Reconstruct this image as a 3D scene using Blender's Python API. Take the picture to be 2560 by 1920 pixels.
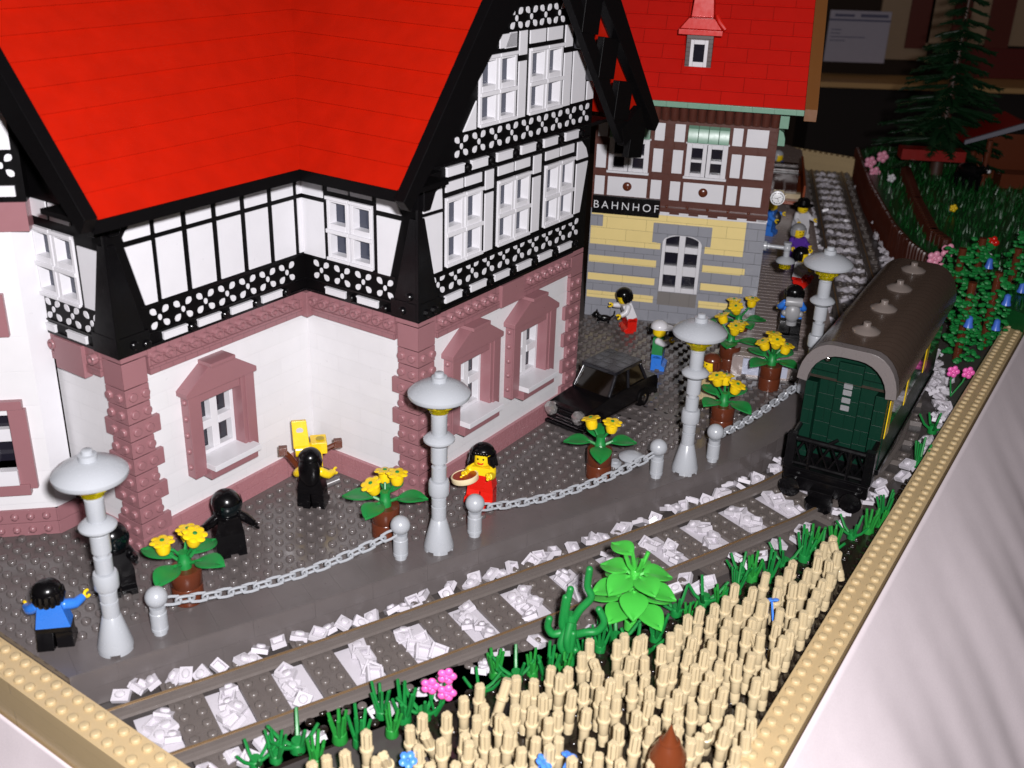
import bpy, bmesh, math, random
from mathutils import Vector, Matrix
R = math.radians
random.seed(7)
sc = bpy.context.scene
for o in list(bpy.data.objects):
    bpy.data.objects.remove(o)
COL = sc.collection

# ------------------------------------------------------------------ camera, light, exposure (1 unit = 1 stud = 8 mm)
FPX, PITCH, ROLL, CAMH = 2698.1, R(24.717), R(1.971), 40.838
cr, sr, cp, sp = math.cos(ROLL), math.sin(ROLL), math.cos(PITCH), math.sin(PITCH)
right0, down0, fwd = Vector((1, 0, 0)), Vector((0, -sp, -cp)), Vector((0, cp, -sp))
ax = cr*right0 - sr*down0
dn = sr*right0 + cr*down0
cam_d = bpy.data.cameras.new('camera')
cam = bpy.data.objects.new('camera', cam_d)
COL.objects.link(cam)
cam.matrix_world = Matrix(((ax.x, -dn.x, -fwd.x, 0), (ax.y, -dn.y, -fwd.y, 0), (ax.z, -dn.z, -fwd.z, CAMH), (0, 0, 0, 1)))
cam_d.sensor_fit = 'HORIZONTAL'
cam_d.sensor_width = 36
cam_d.lens = FPX/2560*36
cam_d.clip_start = 1
cam_d.clip_end = 2000
sc.camera = cam
cam_d.dof.use_dof = True
cam_d.dof.focus_distance = 84
cam_d.dof.aperture_fstop = 0.14

world = bpy.data.worlds.new('World')
sc.world = world
world.use_nodes = True
bg = world.node_tree.nodes['Background']
bg.inputs[0].default_value = (1.0, 0.82, 0.72, 1)
bg.inputs[1].default_value = 0.035

def lamp(name, loc, watts, size, col):
    l = bpy.data.lights.new(name, 'POINT')
    l.energy = watts; l.shadow_soft_size = size; l.color = col
    o = bpy.data.objects.new(name, l); o.location = loc
    COL.objects.link(o)
    return o
lamp('camera_flash', (3.4, -3, 45.4), 440000, 1.1, (1.0, 0.975, 1.0))
lamp('hall_lamp', (-30, 235, 150), 15000, 4, (1.0, 0.62, 0.33))
lamp('hall_lamp', (60, 255, 160), 9000, 4, (1.0, 0.60, 0.32))

sc.view_settings.view_transform = 'Standard'
sc.view_settings.look = 'None'
sc.view_settings.exposure = 0
sc.view_settings.gamma = 1
sc.view_settings.use_curve_mapping = False
try:
    sc.cycles.max_bounces = 6
    sc.cycles.use_denoising = True
except Exception:
    pass

def at(u, v, z=0.0):
    """point of the photograph (2560 px wide) on the level z"""
    a, b = u-1280, v-960
    uu, vv = a*cr+b*sr, -a*sr+b*cr
    dx, dy, dz = uu/FPX, cp-sp*vv/FPX, -sp-cp*vv/FPX
    t = (z-CAMH)/dz
    return Vector((t*dx, t*dy, z))
def aty(u, v, y):
    """point of the photograph on the upright plane y"""
    a, b = u-1280, v-960
    uu, vv = a*cr+b*sr, -a*sr+b*cr
    dx, dy, dz = uu/FPX, cp-sp*vv/FPX, -sp-cp*vv/FPX
    t = y/dy
    return Vector((t*dx, y, CAMH+t*dz))
def vplane(u, v, q, th):
    """(along, height) of a photograph point on the upright plane through q with heading th"""
    a = at(u, v, 0); o = Vector((0, 0, CAMH)); D = a-o
    n = Vector((-math.sin(th), math.cos(th), 0)); d = Vector((math.cos(th), math.sin(th), 0))
    q = Vector((q[0], q[1], 0))
    t = q.dot(n)/D.dot(n)
    P = o+t*D
    return (P-q).dot(d), P.z

# ------------------------------------------------------------------ materials
MATS = {}
def plastic(name, col, rough=0.28, seam=None, seam_axis='xy', var=0.05, spec=0.5, trans=0.0, metal=0.0, grain=0.0, coat=0.0):
    """moulded plastic; seam=(brick length, brick height, darkness) draws the joints between bricks"""
    if name in MATS: return MATS[name]
    m = bpy.data.materials.new(name); m.use_nodes = True
    nt = m.node_tree; N = nt.nodes; L = nt.links
    b = N['Principled BSDF']
    b.inputs['Roughness'].default_value = rough
    b.inputs['Specular IOR Level'].default_value = spec
    b.inputs['Metallic'].default_value = metal
    b.inputs['Transmission Weight'].default_value = trans
    b.inputs['Coat Weight'].default_value = coat
    tc = N.new('ShaderNodeTexCoord')
    nz = N.new('ShaderNodeTexNoise'); nz.inputs['Scale'].default_value = 0.7; nz.inputs['Detail'].default_value = 4
    L.new(tc.outputs['Object'], nz.inputs['Vector'])
    mix = N.new('ShaderNodeMix'); mix.data_type = 'RGBA'
    lo = [c*(1-var) for c in col]; hi = [min(1, c*(1+var)) for c in col]
    mix.inputs[6].default_value = (*lo, 1); mix.inputs[7].default_value = (*hi, 1)
    L.new(nz.outputs['Fac'], mix.inputs[0])
    out = mix.outputs[2]
    nz2 = N.new('ShaderNodeTexNoise'); nz2.inputs['Scale'].default_value = 2.3; nz2.inputs['Detail'].default_value = 3
    L.new(tc.outputs['Object'], nz2.inputs['Vector'])
    mr = N.new('ShaderNodeMapRange'); mr.inputs[3].default_value = max(0.03, rough-0.07); mr.inputs[4].default_value = rough+0.09
    L.new(nz2.outputs['Fac'], mr.inputs[0]); L.new(mr.outputs[0], b.inputs['Roughness'])
    if grain:
        g = N.new('ShaderNodeTexNoise'); g.inputs['Scale'].default_value = 9; g.inputs['Detail'].default_value = 6
        L.new(tc.outputs['Object'], g.inputs['Vector'])
        m3 = N.new('ShaderNodeMix'); m3.data_type = 'RGBA'; m3.blend_type = 'MULTIPLY'; m3.inputs[0].default_value = 1
        rp = N.new('ShaderNodeMapRange'); rp.inputs[3].default_value = 1-grain; rp.inputs[4].default_value = 1+grain
        L.new(g.outputs['Fac'], rp.inputs[0]); L.new(out, m3.inputs[6]); L.new(rp.outputs[0], m3.inputs[7]); out = m3.outputs[2]
    if seam:
        sep = N.new('ShaderNodeSeparateXYZ'); L.new(tc.outputs['Object'], sep.inputs[0])
        add = N.new('ShaderNodeMath'); L.new(sep.outputs[0], add.inputs[0]); add.inputs[1].default_value = 0
        if seam_axis == 'xy': L.new(sep.outputs[1], add.inputs[1])
        cb = N.new('ShaderNodeCombineXYZ'); L.new(add.outputs[0], cb.inputs[0]); L.new(sep.outputs[2], cb.inputs[1])
        br = N.new('ShaderNodeTexBrick'); L.new(cb.outputs[0], br.inputs['Vector'])
        br.inputs['Scale'].default_value = 1
        br.inputs['Brick Width'].default_value = seam[0]; br.inputs['Row Height'].default_value = seam[1]
        br.inputs['Mortar Size'].default_value = seam[3] if len(seam) > 3 else 0.022
        br.inputs['Mortar Smooth'].default_value = 0.3
        br.inputs['Color1'].default_value = (1, 1, 1, 1); br.inputs['Color2'].default_value = (0.965, 0.965, 0.965, 1)
        br.inputs['Mortar'].default_value = (seam[2],)*3 + (1,)
        m2 = N.new('ShaderNodeMix'); m2.data_type = 'RGBA'; m2.blend_type = 'MULTIPLY'; m2.inputs[0].default_value = 1
        L.new(out, m2.inputs[6]); L.new(br.outputs['Color'], m2.inputs[7]); out = m2.outputs[2]
        bp = N.new('ShaderNodeBump'); bp.inputs['Strength'].default_value = 0.35; bp.inputs['Distance'].default_value = 0.05; bp.invert = True
        L.new(br.outputs['Fac'], bp.inputs['Height']); L.new(bp.outputs[0], b.inputs['Normal'])
    L.new(out, b.inputs['Base Color'])
    MATS[name] = m
    return m
WHITE = plastic('white_plastic', (0.62, 0.61, 0.635), 0.3)
WALLW = plastic('white_wall_bricks', (0.66, 0.65, 0.665), 0.3, seam=(4, 1.2, 0.95))
PINK = plastic('sand_red_plastic', (0.265, 0.122, 0.134), 0.3)
PINKB = plastic('sand_red_bricks', (0.265, 0.122, 0.134), 0.3, seam=(1.0, 0.8, 0.6))
BLACK = plastic('black_plastic', (0.0028, 0.0025, 0.003), 0.22, spec=0.35)
BLACKM = plastic('black_matt_plastic', (0.0025, 0.0022, 0.0025), 0.4, spec=0.12)
DGREY = plastic('charcoal_plastic', (0.03, 0.03, 0.035), 0.3)
REDR = plastic('red_roof_tiles', (0.38, 0.0075, 0.0012), 0.4, var=0.16, spec=0.25)
REDB = plastic('red_roof_bricks', (0.55, 0.010, 0.006), 0.3, seam=(4, 1.2, 0.5, 0.03), var=0.08, seam_axis='x')
RED = plastic('red_plastic', (0.60, 0.012, 0.006), 0.25)
LGREY = plastic('light_grey_plastic', (0.36, 0.375, 0.40), 0.25)
SGREY = plastic('station_grey_bricks', (0.25, 0.255, 0.285), 0.3, seam=(2, 1.2, 0.55, 0.03))
BLUEG = plastic('pale_blue_grey_plastic', (0.36, 0.39, 0.46), 0.3)
PAVE = plastic('dark_grey_paving', (0.104, 0.089, 0.086), 0.17, var=0.14, grain=0.14, spec=0.6)
PAVET = plastic('dark_grey_tile', (0.11, 0.095, 0.093), 0.3, var=0.12)
TIE = plastic('dark_grey_sleeper', (0.118, 0.10, 0.092), 0.28, var=0.1)
RAIL = plastic('rail_top_metal', (0.50, 0.33, 0.17), 0.42, metal=0.85)
SOIL = plastic('dark_brown_soil_plates', (0.012, 0.008, 0.006), 0.2, var=0.4)
BROWN = plastic('reddish_brown_plastic', (0.10, 0.024, 0.010), 0.22)
DBROWN = plastic('dark_brown_timber', (0.085, 0.026, 0.018), 0.3, seam=(4, 1.2, 0.7))
TAN = plastic('tan_plastic', (0.53, 0.43, 0.265), 0.3)
TANW = plastic('tan_wall_bricks', (0.50, 0.37, 0.20), 0.35, seam=(8, 1.2, 0.85))
TANS = plastic('tan_station_bricks', (0.76, 0.60, 0.25), 0.3, seam=(4, 1.2, 0.6, 0.025))
GREEN = plastic('green_plastic', (0.008, 0.19, 0.036), 0.42, var=0.15)
LIME = plastic('bright_green_plastic', (0.055, 0.42, 0.05), 0.3, var=0.08)
DGREEN = plastic('dark_green_plastic', (0.006, 0.055, 0.03), 0.3, var=0.1)
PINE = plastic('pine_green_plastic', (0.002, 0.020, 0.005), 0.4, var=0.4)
SANDG = plastic('sand_green_plastic', (0.16, 0.30, 0.215), 0.3)
YELLOW = plastic('yellow_plastic', (0.78, 0.52, 0.008), 0.25)
SKIN = plastic('yellow_skin_plastic', (0.80, 0.55, 0.01), 0.27)
BLUE = plastic('blue_plastic', (0.03, 0.17, 0.62), 0.27)
MIDBLUE = plastic('mid_blue_plastic', (0.06, 0.16, 0.62), 0.3)
PURPLE = plastic('purple_plastic', (0.09, 0.03, 0.30), 0.3)
PINKF = plastic('bright_pink_plastic', (0.80, 0.12, 0.42), 0.3)
PALEPINK = plastic('pale_pink_plastic', (0.75, 0.30, 0.42), 0.3)
CREAM = plastic('cream_plastic', (0.72, 0.60, 0.38), 0.3)
ORANGE = plastic('dark_orange_plastic', (0.26, 0.045, 0.008), 0.3)
ROOFG = plastic('carriage_roof_grey', (0.07, 0.047, 0.037), 0.28, seam=(1, 30, 0.75, 0.02))
DBG = plastic('dark_grey_plastic', (0.12, 0.11, 0.11), 0.3)
GLASS = plastic('window_glass', (0.012, 0.011, 0.018), 0.06, spec=0.6)
BROWNGLASS = plastic('tinted_brown_glass', (0.005, 0.003, 0.0015), 0.08, spec=0.6)
CHROME = plastic('chrome', (0.55, 0.53, 0.52), 0.12, metal=1.0)
AMBER = plastic('transparent_yellow', (0.80, 0.66, 0.01), 0.06, trans=0.8)
BALLAST = plastic('white_ballast_plate', (0.54, 0.51, 0.55), 0.3)
CLOTH = plastic('white_tablecloth', (0.78, 0.69, 0.72), 0.85, spec=0.15, grain=0.08)
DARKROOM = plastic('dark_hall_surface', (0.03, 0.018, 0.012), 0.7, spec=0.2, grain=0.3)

# ------------------------------------------------------------------ mesh builder
class MB:
    def __init__(s): s.v = []; s.f = []; s.m = []; s.mi = 0; s.T = None
    def add(s, vs, fs):
        b = len(s.v)
        if s.T: vs = [s.T(*p) for p in vs]
        s.v += [tuple(p) for p in vs]
        for f in fs: s.f.append(tuple(b+i for i in f)); s.m.append(s.mi)
        return s
    def box(s, x0, x1, y0, y1, z0, z1):
        return s.add([(x0,y0,z0),(x1,y0,z0),(x1,y1,z0),(x0,y1,z0),(x0,y0,z1),(x1,y0,z1),(x1,y1,z1),(x0,y1,z1)],
                     [(3,2,1,0),(4,5,6,7),(0,1,5,4),(1,2,6,5),(2,3,7,6),(3,0,4,7)])
    def prism(s, poly, lo, hi, axis='z'):
        """polygon extruded along an axis: z -> (a,b,h), y -> (a,h,b), x -> (h,a,b)"""
        k = {'z': lambda a,b,h:(a,b,h), 'y': lambda a,b,h:(a,h,b), 'x': lambda a,b,h:(h,a,b)}[axis]
        n = len(poly)
        vs = [k(a,b,lo) for a,b in poly]+[k(a,b,hi) for a,b in poly]
        return s.add(vs, [tuple(range(n-1,-1,-1)), tuple(range(n,2*n))]+[(i,(i+1)%n,n+(i+1)%n,n+i) for i in range(n)])
    def lathe(s, prof, c=(0,0,0), n=20, M=None):
        """profile of (radius, height)"""
        vs = []; fs = []
        for r, h in prof:
            for i in range(n):
                a = 2*math.pi*i/n
                p = Vector((r*math.cos(a), r*math.sin(a), h))
                if M: p = M @ p
                vs.append((p.x+c[0], p.y+c[1], p.z+c[2]))
        for j in range(len(prof)-1):
            for i in range(n):
                fs.append((j*n+i, j*n+(i+1)%n, (j+1)*n+(i+1)%n, (j+1)*n+i))
        if prof[0][0] > 1e-4: fs.append(tuple(range(n-1,-1,-1)))
        if prof[-1][0] > 1e-4: fs.append(tuple((len(prof)-1)*n+i for i in range(n)))
        return s.add(vs, fs)
    def sphere(s, c, r, n=18, k=10, sq=(1,1,1), M=None, z0=-1.0, z1=1.0):
        a0, a1 = math.asin(z0), math.asin(z1)
        prof = [(max(1e-4, math.cos(a0+(a1-a0)*j/k)), math.sin(a0+(a1-a0)*j/k)) for j in range(k+1)]
        S = Matrix.Diagonal((r*sq[0], r*sq[1], r*sq[2]))
        return s.lathe(prof, c, n, (M @ S) if M else S)
    def tube(s, pts, rad, n=8, cap=True):
        pts = [Vector(p) for p in pts]
        rr = rad if isinstance(rad, (list, tuple)) else [rad]*len(pts)
        vs = []; fs = []; up = None
        for i, p in enumerate(pts):
            t = (pts[min(i+1, len(pts)-1)]-pts[max(i-1, 0)]).normalized()
            if up is None: up = Vector((0,0,1)) if abs(t.z) < 0.9 else Vector((1,0,0))
            x = t.cross(up).normalized(); up = x.cross(t).normalized()
            for j in range(n):
                a = 2*math.pi*j/n
                vs.append(tuple(p+(x*math.cos(a)+up*math.sin(a))*rr[i]))
        for i in range(len(pts)-1):
            for j in range(n):
                fs.append((i*n+j, (i+1)*n+j, (i+1)*n+(j+1)%n, i*n+(j+1)%n))
        if cap: fs += [tuple(range(n)), tuple((len(pts)-1)*n+j for j in range(n-1,-1,-1))]
        return s.add(vs, fs)
    def stud(s, x, y, z, n=10, r=0.295, h=0.19):
        return s.lathe([(r,0),(r,h-0.09),(r-0.055,h-0.01),(r-0.08,h)], (x,y,z), n)
    def build(s, name, mat, parent=None, bevel=0.0, smooth=True, seg=1):
        me = bpy.data.meshes.new(name)
        me.from_pydata(s.v, [], s.f)
        for m in (mat if isinstance(mat, (list, tuple)) else [mat]): me.materials.append(m)
        if isinstance(mat, (list, tuple)): me.polygons.foreach_set('material_index', s.m)
        bm = bmesh.new(); bm.from_mesh(me)
        bmesh.ops.recalc_face_normals(bm, faces=bm.faces); bm.to_mesh(me); bm.free()
        if smooth:
            me.polygons.foreach_set('use_smooth', [True]*len(me.polygons))
            me.set_sharp_from_angle(angle=R(38))
        me.update()
        o = bpy.data.objects.new(name, me); COL.objects.link(o)
        if parent: o.parent = parent
        if bevel:
            b = o.modifiers.new('bevel', 'BEVEL'); b.width = bevel; b.segments = seg; b.limit_method = 'ANGLE'; b.angle_limit = R(50); b.harden_normals = True
        return o
def tag(o, label=None, cat=None, group=None, kind=None):
    if label: o['label'] = label
    if cat: o['category'] = cat
    if group: o['group'] = group
    if kind: o['kind'] = kind
    return o
def thing(name, label, cat, loc=(0,0,0), rz=0.0, group=None):
    o = bpy.data.objects.new(name, None); COL.objects.link(o)
    o.empty_display_size = 0.5
    o.location = loc; o.rotation_euler = (0,0,rz)
    return tag(o, label, cat, group)
def dup(root, loc, rz=0.0, label=None, group=None):
    r = root.copy(); COL.objects.link(r); r.location = loc; r.rotation_euler = (0,0,rz)
    if label: r['label'] = label
    if group: r['group'] = group
    for ch in list(root.children):
        c = ch.copy(); COL.objects.link(c); c.parent = r
        for g in list(ch.children):
            e = g.copy(); COL.objects.link(e); e.parent = c
    return r
def smooth01(t): return t*t*(3-2*t)
# ------------------------------------------------------------------ track line (left/right offsets measured from its centre)
ZR, ZT, ZB = -1.44, -2.0, -2.45          # rail top, sleeper top, track bed
h1 = math.atan2(68.75-46.89, 11.33+21.37); h2 = math.atan2(174.88-114.23, 48.23-36.43)
def centre_line():
    n1 = Vector((-math.sin(h1), math.cos(h1))); n2 = Vector((-math.sin(h2), math.cos(h2)))
    d1 = Vector((math.cos(h1), math.sin(h1))); d2 = Vector((math.cos(h2), math.sin(h2)))
    P1 = Vector((-21.37, 46.89))-n1*2.5; P2 = Vector((36.43, 114.23))-n2*2.5
    w = P2-P1; den = d1.x*d2.y-d1.y*d2.x
    X = P1+d1*((w.x*d2.y-w.y*d2.x)/den)
    Rr = 40.0; tl = Rr*math.tan((h2-h1)/2)
    S = X-d1*tl; pts = []
    L1 = (S-P1).length
    k = -22.0
    while k < L1:
        t = max(0, min(1, k/L1)); pts.append(P1+d1*k-n1*(0.45*4*t*(1-t))); k += 0.5
    C = S+n1*Rr; arc = Rr*(h2-h1); k2 = k-L1
    while k2 < arc:
        a = h1+k2/Rr; pts.append(C+Vector((math.sin(a), -math.cos(a)))*Rr); k2 += 0.5
    E_ = X+d2*tl; k3 = k2-arc
    while k3 < 92:
        pts.append(E_+d2*k3); k3 += 0.5
    return pts
CL = centre_line()
ARC = [0.0]
for a, b in zip(CL, CL[1:]): ARC.append(ARC[-1]+(b-a).length)
def tk(s, off=0.0):
    """point and heading at arc length s"""
    s = max(0.01, min(ARC[-1]-0.02, s))
    lo, hi = 0, len(ARC)-1
    while hi-lo > 1:
        m = (lo+hi)//2
        if ARC[m] <= s: lo = m
        else: hi = m
    t = (s-ARC[lo])/(ARC[hi]-ARC[lo])
    p = CL[lo].lerp(CL[hi], t)
    q0, q1 = CL[max(0, lo-2)], CL[min(len(CL)-1, hi+2)]
    h = math.atan2(q1.y-q0.y, q1.x-q0.x)
    return Vector((p.x-math.sin(h)*off, p.y+math.cos(h)*off)), h
def s_of(x, y):
    return min(range(len(CL)), key=lambda i: (CL[i].x-x)**2+(CL[i].y-y)**2)
g1 = at(390, 1836, -2.1); SG1 = ARC[s_of(g1.x, g1.y)]      # first gap between sleepers
SMAX = ARC[-1]
EDGE = 4.5                                                   # platform edge left of the track centre

# inner planes of the border walls: nothing of the layout sticks out through them
ZW = -0.4
fa, fb = at(-160, 1481, ZW), at(900, 2210, ZW)
fa, fb = Vector((fa.x, fa.y)), Vector((fb.x, fb.y))
fdir = (fb-fa).normalized(); fout = Vector((fdir.y, -fdir.x))
def beyond(p): return (Vector((p[0], p[1]))-fa).dot(fout)
def clip(pts):
    out = []
    for a, b in zip(pts, pts[1:]+pts[:1]):
        da, db = beyond(a)+0.02, beyond(b)+0.02
        if da <= 0: out.append(tuple(a))
        if da*db < 0:
            t = da/(da-db); out.append((a[0]+(b[0]-a[0])*t, a[1]+(b[1]-a[1])*t))
    return out
S_IN = next(ARC[i] for i in range(len(CL)) if beyond(CL[i]) < -1.5)   # track inside the wall
# ------------------------------------------------------------------ setting
m = MB(); m.box(-420, 420, -120, 520, -96, -95)
tag(m.build('floor', DARKROOM), kind='structure')
m = MB(); m.prism([(-52,62),(-29.6,49.2),(-14.9,39.0),(10.5,39.2),(62,122),(98,165),(60,182),(44,191),(20,200),(-60,140)], -3.4, ZB, 'z')
tag(m.build('ground', plastic('dark_baseplate', (0.06, 0.052, 0.05), 0.35)), kind='structure')

# pavement: top sheet with curved platform edge, studs set on a grid, smooth tile band along the edge
S0, S1 = SG1-13, 112
edge_pts = [tk(S0+i*1.0, EDGE)[0] for i in range(int(S1-S0)+1)]
band_pts = [tk(S0+i*1.0, EDGE+3.0)[0] for i in range(int(S1-S0)+1)]
m = MB()
poly = [(p.x, p.y) for p in edge_pts]+[(26, 108), (7, 140), (-60, 150), (-70, 75)]
m.prism(clip(poly), ZB-0.3, 0.0, 'z')
pav = m.build('pavement', PAVE); tag(pav, kind='structure')
m = MB()                                                        # tiles of the platform edge
for i in range(0, len(edge_pts)-2, 2):
    a, b, c, d = edge_pts[i], edge_pts[i+2], band_pts[i+2], band_pts[i]
    for t0, t1 in ((0.0, 0.335), (0.335, 0.67), (0.67, 1.0)):
        q = [a.lerp(d, t0), b.lerp(c, t0), b.lerp(c, t1), a.lerp(d, t1)]
        cen = sum(q, Vector((0, 0)))/4
        q = [cen+(p-cen)*0.997 for p in q]
        q = clip([(p.x, p.y) for p in q])
        if len(q) > 2: m.prism(q, 0.004, 0.05, 'z')
tag(m.build('platform_edge', PAVET), kind='structure')
m = MB()                                                        # facing bricks of the platform side
for i in range(0, len(edge_pts)-4, 4):
    for r in range(2):
        j = i+(2 if r else 0)
        if j+4 >= len(edge_pts): continue
        a, b = edge_pts[j], edge_pts[j+4]
        h = math.atan2(b.y-a.y, b.x-a.x); n = Vector((math.sin(h), -math.cos(h)))*0.035
        q = [a+n, b+n, b-n*3, a-n*3]; cen = sum(q, Vector((0, 0)))/4; q = [cen+(p-cen)*0.997 for p in q]
        q = clip([(p.x, p.y) for p in q])
        if len(q) > 2: m.prism(q, -1.2-1.2*r+0.008, -1.2*r-0.008, 'z')
tag(m.build('platform_side', PAVET), kind='structure')

TH = R(56.57)
dH, nH = Vector((math.cos(TH), math.sin(TH))), Vector((-math.sin(TH), math.cos(TH)))
K2 = Vector((-6.41, 67.18)); LA, LB, LC = 15.92, 10.27, 21.62
def in_house(p):
    q = p-K2; x, y = q.dot(dH), q.dot(nH)
    if -LA-0.1 < x < 0.1 and LB-0.1 < y < 40: return True
    if -0.1 < x < LC and -0.1 < y < 40: return True
    return x <= -LA and y > LB+6.9+max(0, (-LA-1.45-x))*1.0
sm = MB(); rowm = MB()
TB = R(-11.2); QB = Vector((7.11, 107.05)); dB, nB = Vector((math.cos(TB), math.sin(TB))), Vector((-math.sin(TB), math.cos(TB)))
plat_line = Vector((22.0, 92.14))
for i in range(-70, 80):
    for j in range(-40, 60):
        p = K2+dH*(i+0.5)+nH*(j+0.5)
        if p.x < -40 or p.y > 108 or p.x > 36: continue
        if (p-QB).dot(nB) > -0.4: continue
        if in_house(p): continue
        k = s_of(p.x, p.y); hh = tk(ARC[k])[1]; off = (p-CL[k]).dot(Vector((-math.sin(hh), math.cos(hh))))
        if off < EDGE+3.3 or beyond(p) > -0.35: continue
        if (p-plat_line).dot(dB) > -0.4 and (p-plat_line).dot(nB) > -0.4: continue
        sm.stud(p.x, p.y, 0, 10 if p.y < 85 else 7)
tag(sm.build('paving_studs', PAVE), kind='structure')
# thin tile strips lying between the stud rows in front of the station
m = MB(); m.T = lambda s, o, z: tuple(K2+dH*s+nH*o)+(z,)
for (s, o, l) in ((21.9, -6.5, 9), (24.1, -9, 7), (16, -9.5, 8), (27, -4, 6)): m.box(s-0.42, s+0.42, o-0.0, o+l, 0.004, 0.19)
tag(m.build('paving_strip', PAVET, bevel=0.02), kind='structure')

# raised station platform
ZP = 1.87
pl = Vector((20.4, 92.5))
pe = [tk(s, EDGE+0.1)[0] for s in range(96, 190, 2)]
pe = [p for p in pe if (p-pl).dot(nB) > 0]
p0 = pe[0]
poly = [(pl.x, pl.y), (pl.x+dB.x*((p0-pl).dot(dB)), pl.y+dB.y*((p0-pl).dot(dB)))]+[(p.x, p.y) for p in pe]+[(40, 200), tuple(QB+dB*17.8+nB*20), tuple(QB+dB*17.8-nB*0.05), tuple(pl+nB*((QB+dB*17.8-pl).dot(nB)-0.05))]
m = MB(); m.prism(poly, 0.0, ZP, 'z')
PLATF = plastic('platform_planks', (0.29, 0.235, 0.22), 0.24, var=0.1)
tag(m.build('station_platform', PLATF), kind='structure')
m = MB()                                                        # long tile strips across the platform
s = 0.0
while s < 78:
    a0 = QB+dB*(17.85 if s > 12.6 else 14.5)+nB*(s-13.5); 
    w = 14.5 if s < 30 else 12.5
    k = s_of(*(a0+dB*8)); 
    q0 = a0; lim = 0
    for e in range(0, 40):
        q = a0+dB*(e*0.5); kk = s_of(q.x, q.y); hh = tk(ARC[kk])[1]
        if (q-CL[kk]).dot(Vector((-math.sin(hh), math.cos(hh)))) > EDGE+0.15: lim = e*0.5
    e0 = 0.0
    if s < 12.7:
        e0 = max(0, (pl-a0).dot(dB)+0.05)
        if (a0-pl).dot(nB) < 0: s += 1.0; continue
    while e0 < lim-0.3:
        e1 = min(lim, e0+random.choice((4, 6, 8)))
        qs = [a0+dB*(e0+0.03), a0+dB*(e1-0.03), a0+dB*(e1-0.03)+nB*0.95, a0+dB*(e0+0.03)+nB*0.95]
        m.prism([(p.x, p.y) for p in qs], ZP+0.004, ZP+0.09, 'z')
        e0 = e1
    s += 1.0
tag(m.build('platform_plank_tiles', PLATF, bevel=0.025), kind='structure')
m = MB(); m.T = lambda s, o, z: tuple(pl+dB*s+nB*o)+(z,)          # pale facing of the platform end
for s in (1.0, 3.2, 6.6, 9.3): m.box(s, s+(1.9 if s < 6 else 2.2), -0.22, 0, 0.3 if s != 6.6 else 0, ZP)
m.box(1.0, 12.5, -0.25, 0, ZP-0.5, ZP-0.02)
tag(m.build('platform_end_panels', plastic('pale_panel', (0.42, 0.44, 0.54), 0.3, seam=(2, 1.2, 0.7))), kind='structure')

# ------------------------------------------------------------------ railway track
trk = thing('railway_track', 'dark grey railway track curving past the platform with worn metal rails', 'railway track', (0, 0, 0))
for sd in (1, -1):
    m = MB(); prof = [(-0.5,-0.52),(0.5,-0.52),(0.42,-0.36),(0.16,-0.28),(0.16,0),(-0.16,0),(-0.16,-0.28),(-0.42,-0.36)]
    s_b = next(s_*0.1 for s_ in range(0, 400) if beyond(tk(s_*0.1, 2.5*sd)[0]) < -0.02)
    ss = [s_b+i*1.0 for i in range(int(SMAX-s_b)-1)]
    vs = []; fs = []
    for s in ss:
        p, h = tk(s, 2.5*sd); n = Vector((-math.sin(h), math.cos(h)))
        for a, z in prof: vs.append((p.x+n.x*a, p.y+n.y*a, ZR+z))
    k = len(prof)
    for i in range(len(ss)-1):
        for j in range(k): fs.append((i*k+j, i*k+(j+1)%k, (i+1)*k+(j+1)%k, (i+1)*k+j))
    m.add(vs, fs); m.build('rail', TIE, trk)
    m = MB(); vs = []; fs = []
    for s in ss:
        p, h = tk(s, 2.5*sd); n = Vector((-math.sin(h), math.cos(h)))
        for a, z in ((-0.07, 0.002), (0.07, 0.002), (0.07, 0.05), (-0.07, 0.05)): vs.append((p.x+n.x*a, p.y+n.y*a, ZR+z))
    for i in range(len(ss)-1):
        for j in range(4): fs.append((i*4+j, i*4+(j+1)%4, (i+1)*4+(j+1)%4, (i+1)*4+j))
    m.add(vs, fs); m.build('rail_contact_strip', RAIL, trk)
mt = MB(); mt.box(-1, 1, -4, 4, -0.46, 0)
for x in (-0.5, 0.5):
    for y in (-3.5, -1.5, -0.5, 0.5, 1.5, 3.5): mt.stud(x, y, 0)
slp = mt.build('sleeper', TIE, trk, bevel=0.02)
k = 0
s = SG1+2-16
while s < SMAX-1 and k < 62:
    if max(beyond(tk(s+1, 4)[0]), beyond(tk(s-1, 4)[0]), beyond(tk(s-1, -4)[0]), beyond(tk(s+1, -4)[0])) > 0: s += 4; continue
    o = slp if k == 0 else slp.copy()
    if k: COL.objects.link(o); o.parent = trk
    p, h = tk(s); o.location = (p.x, p.y, ZT); o.rotation_euler = (0, 0, h)
    s += 4; k += 1

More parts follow.
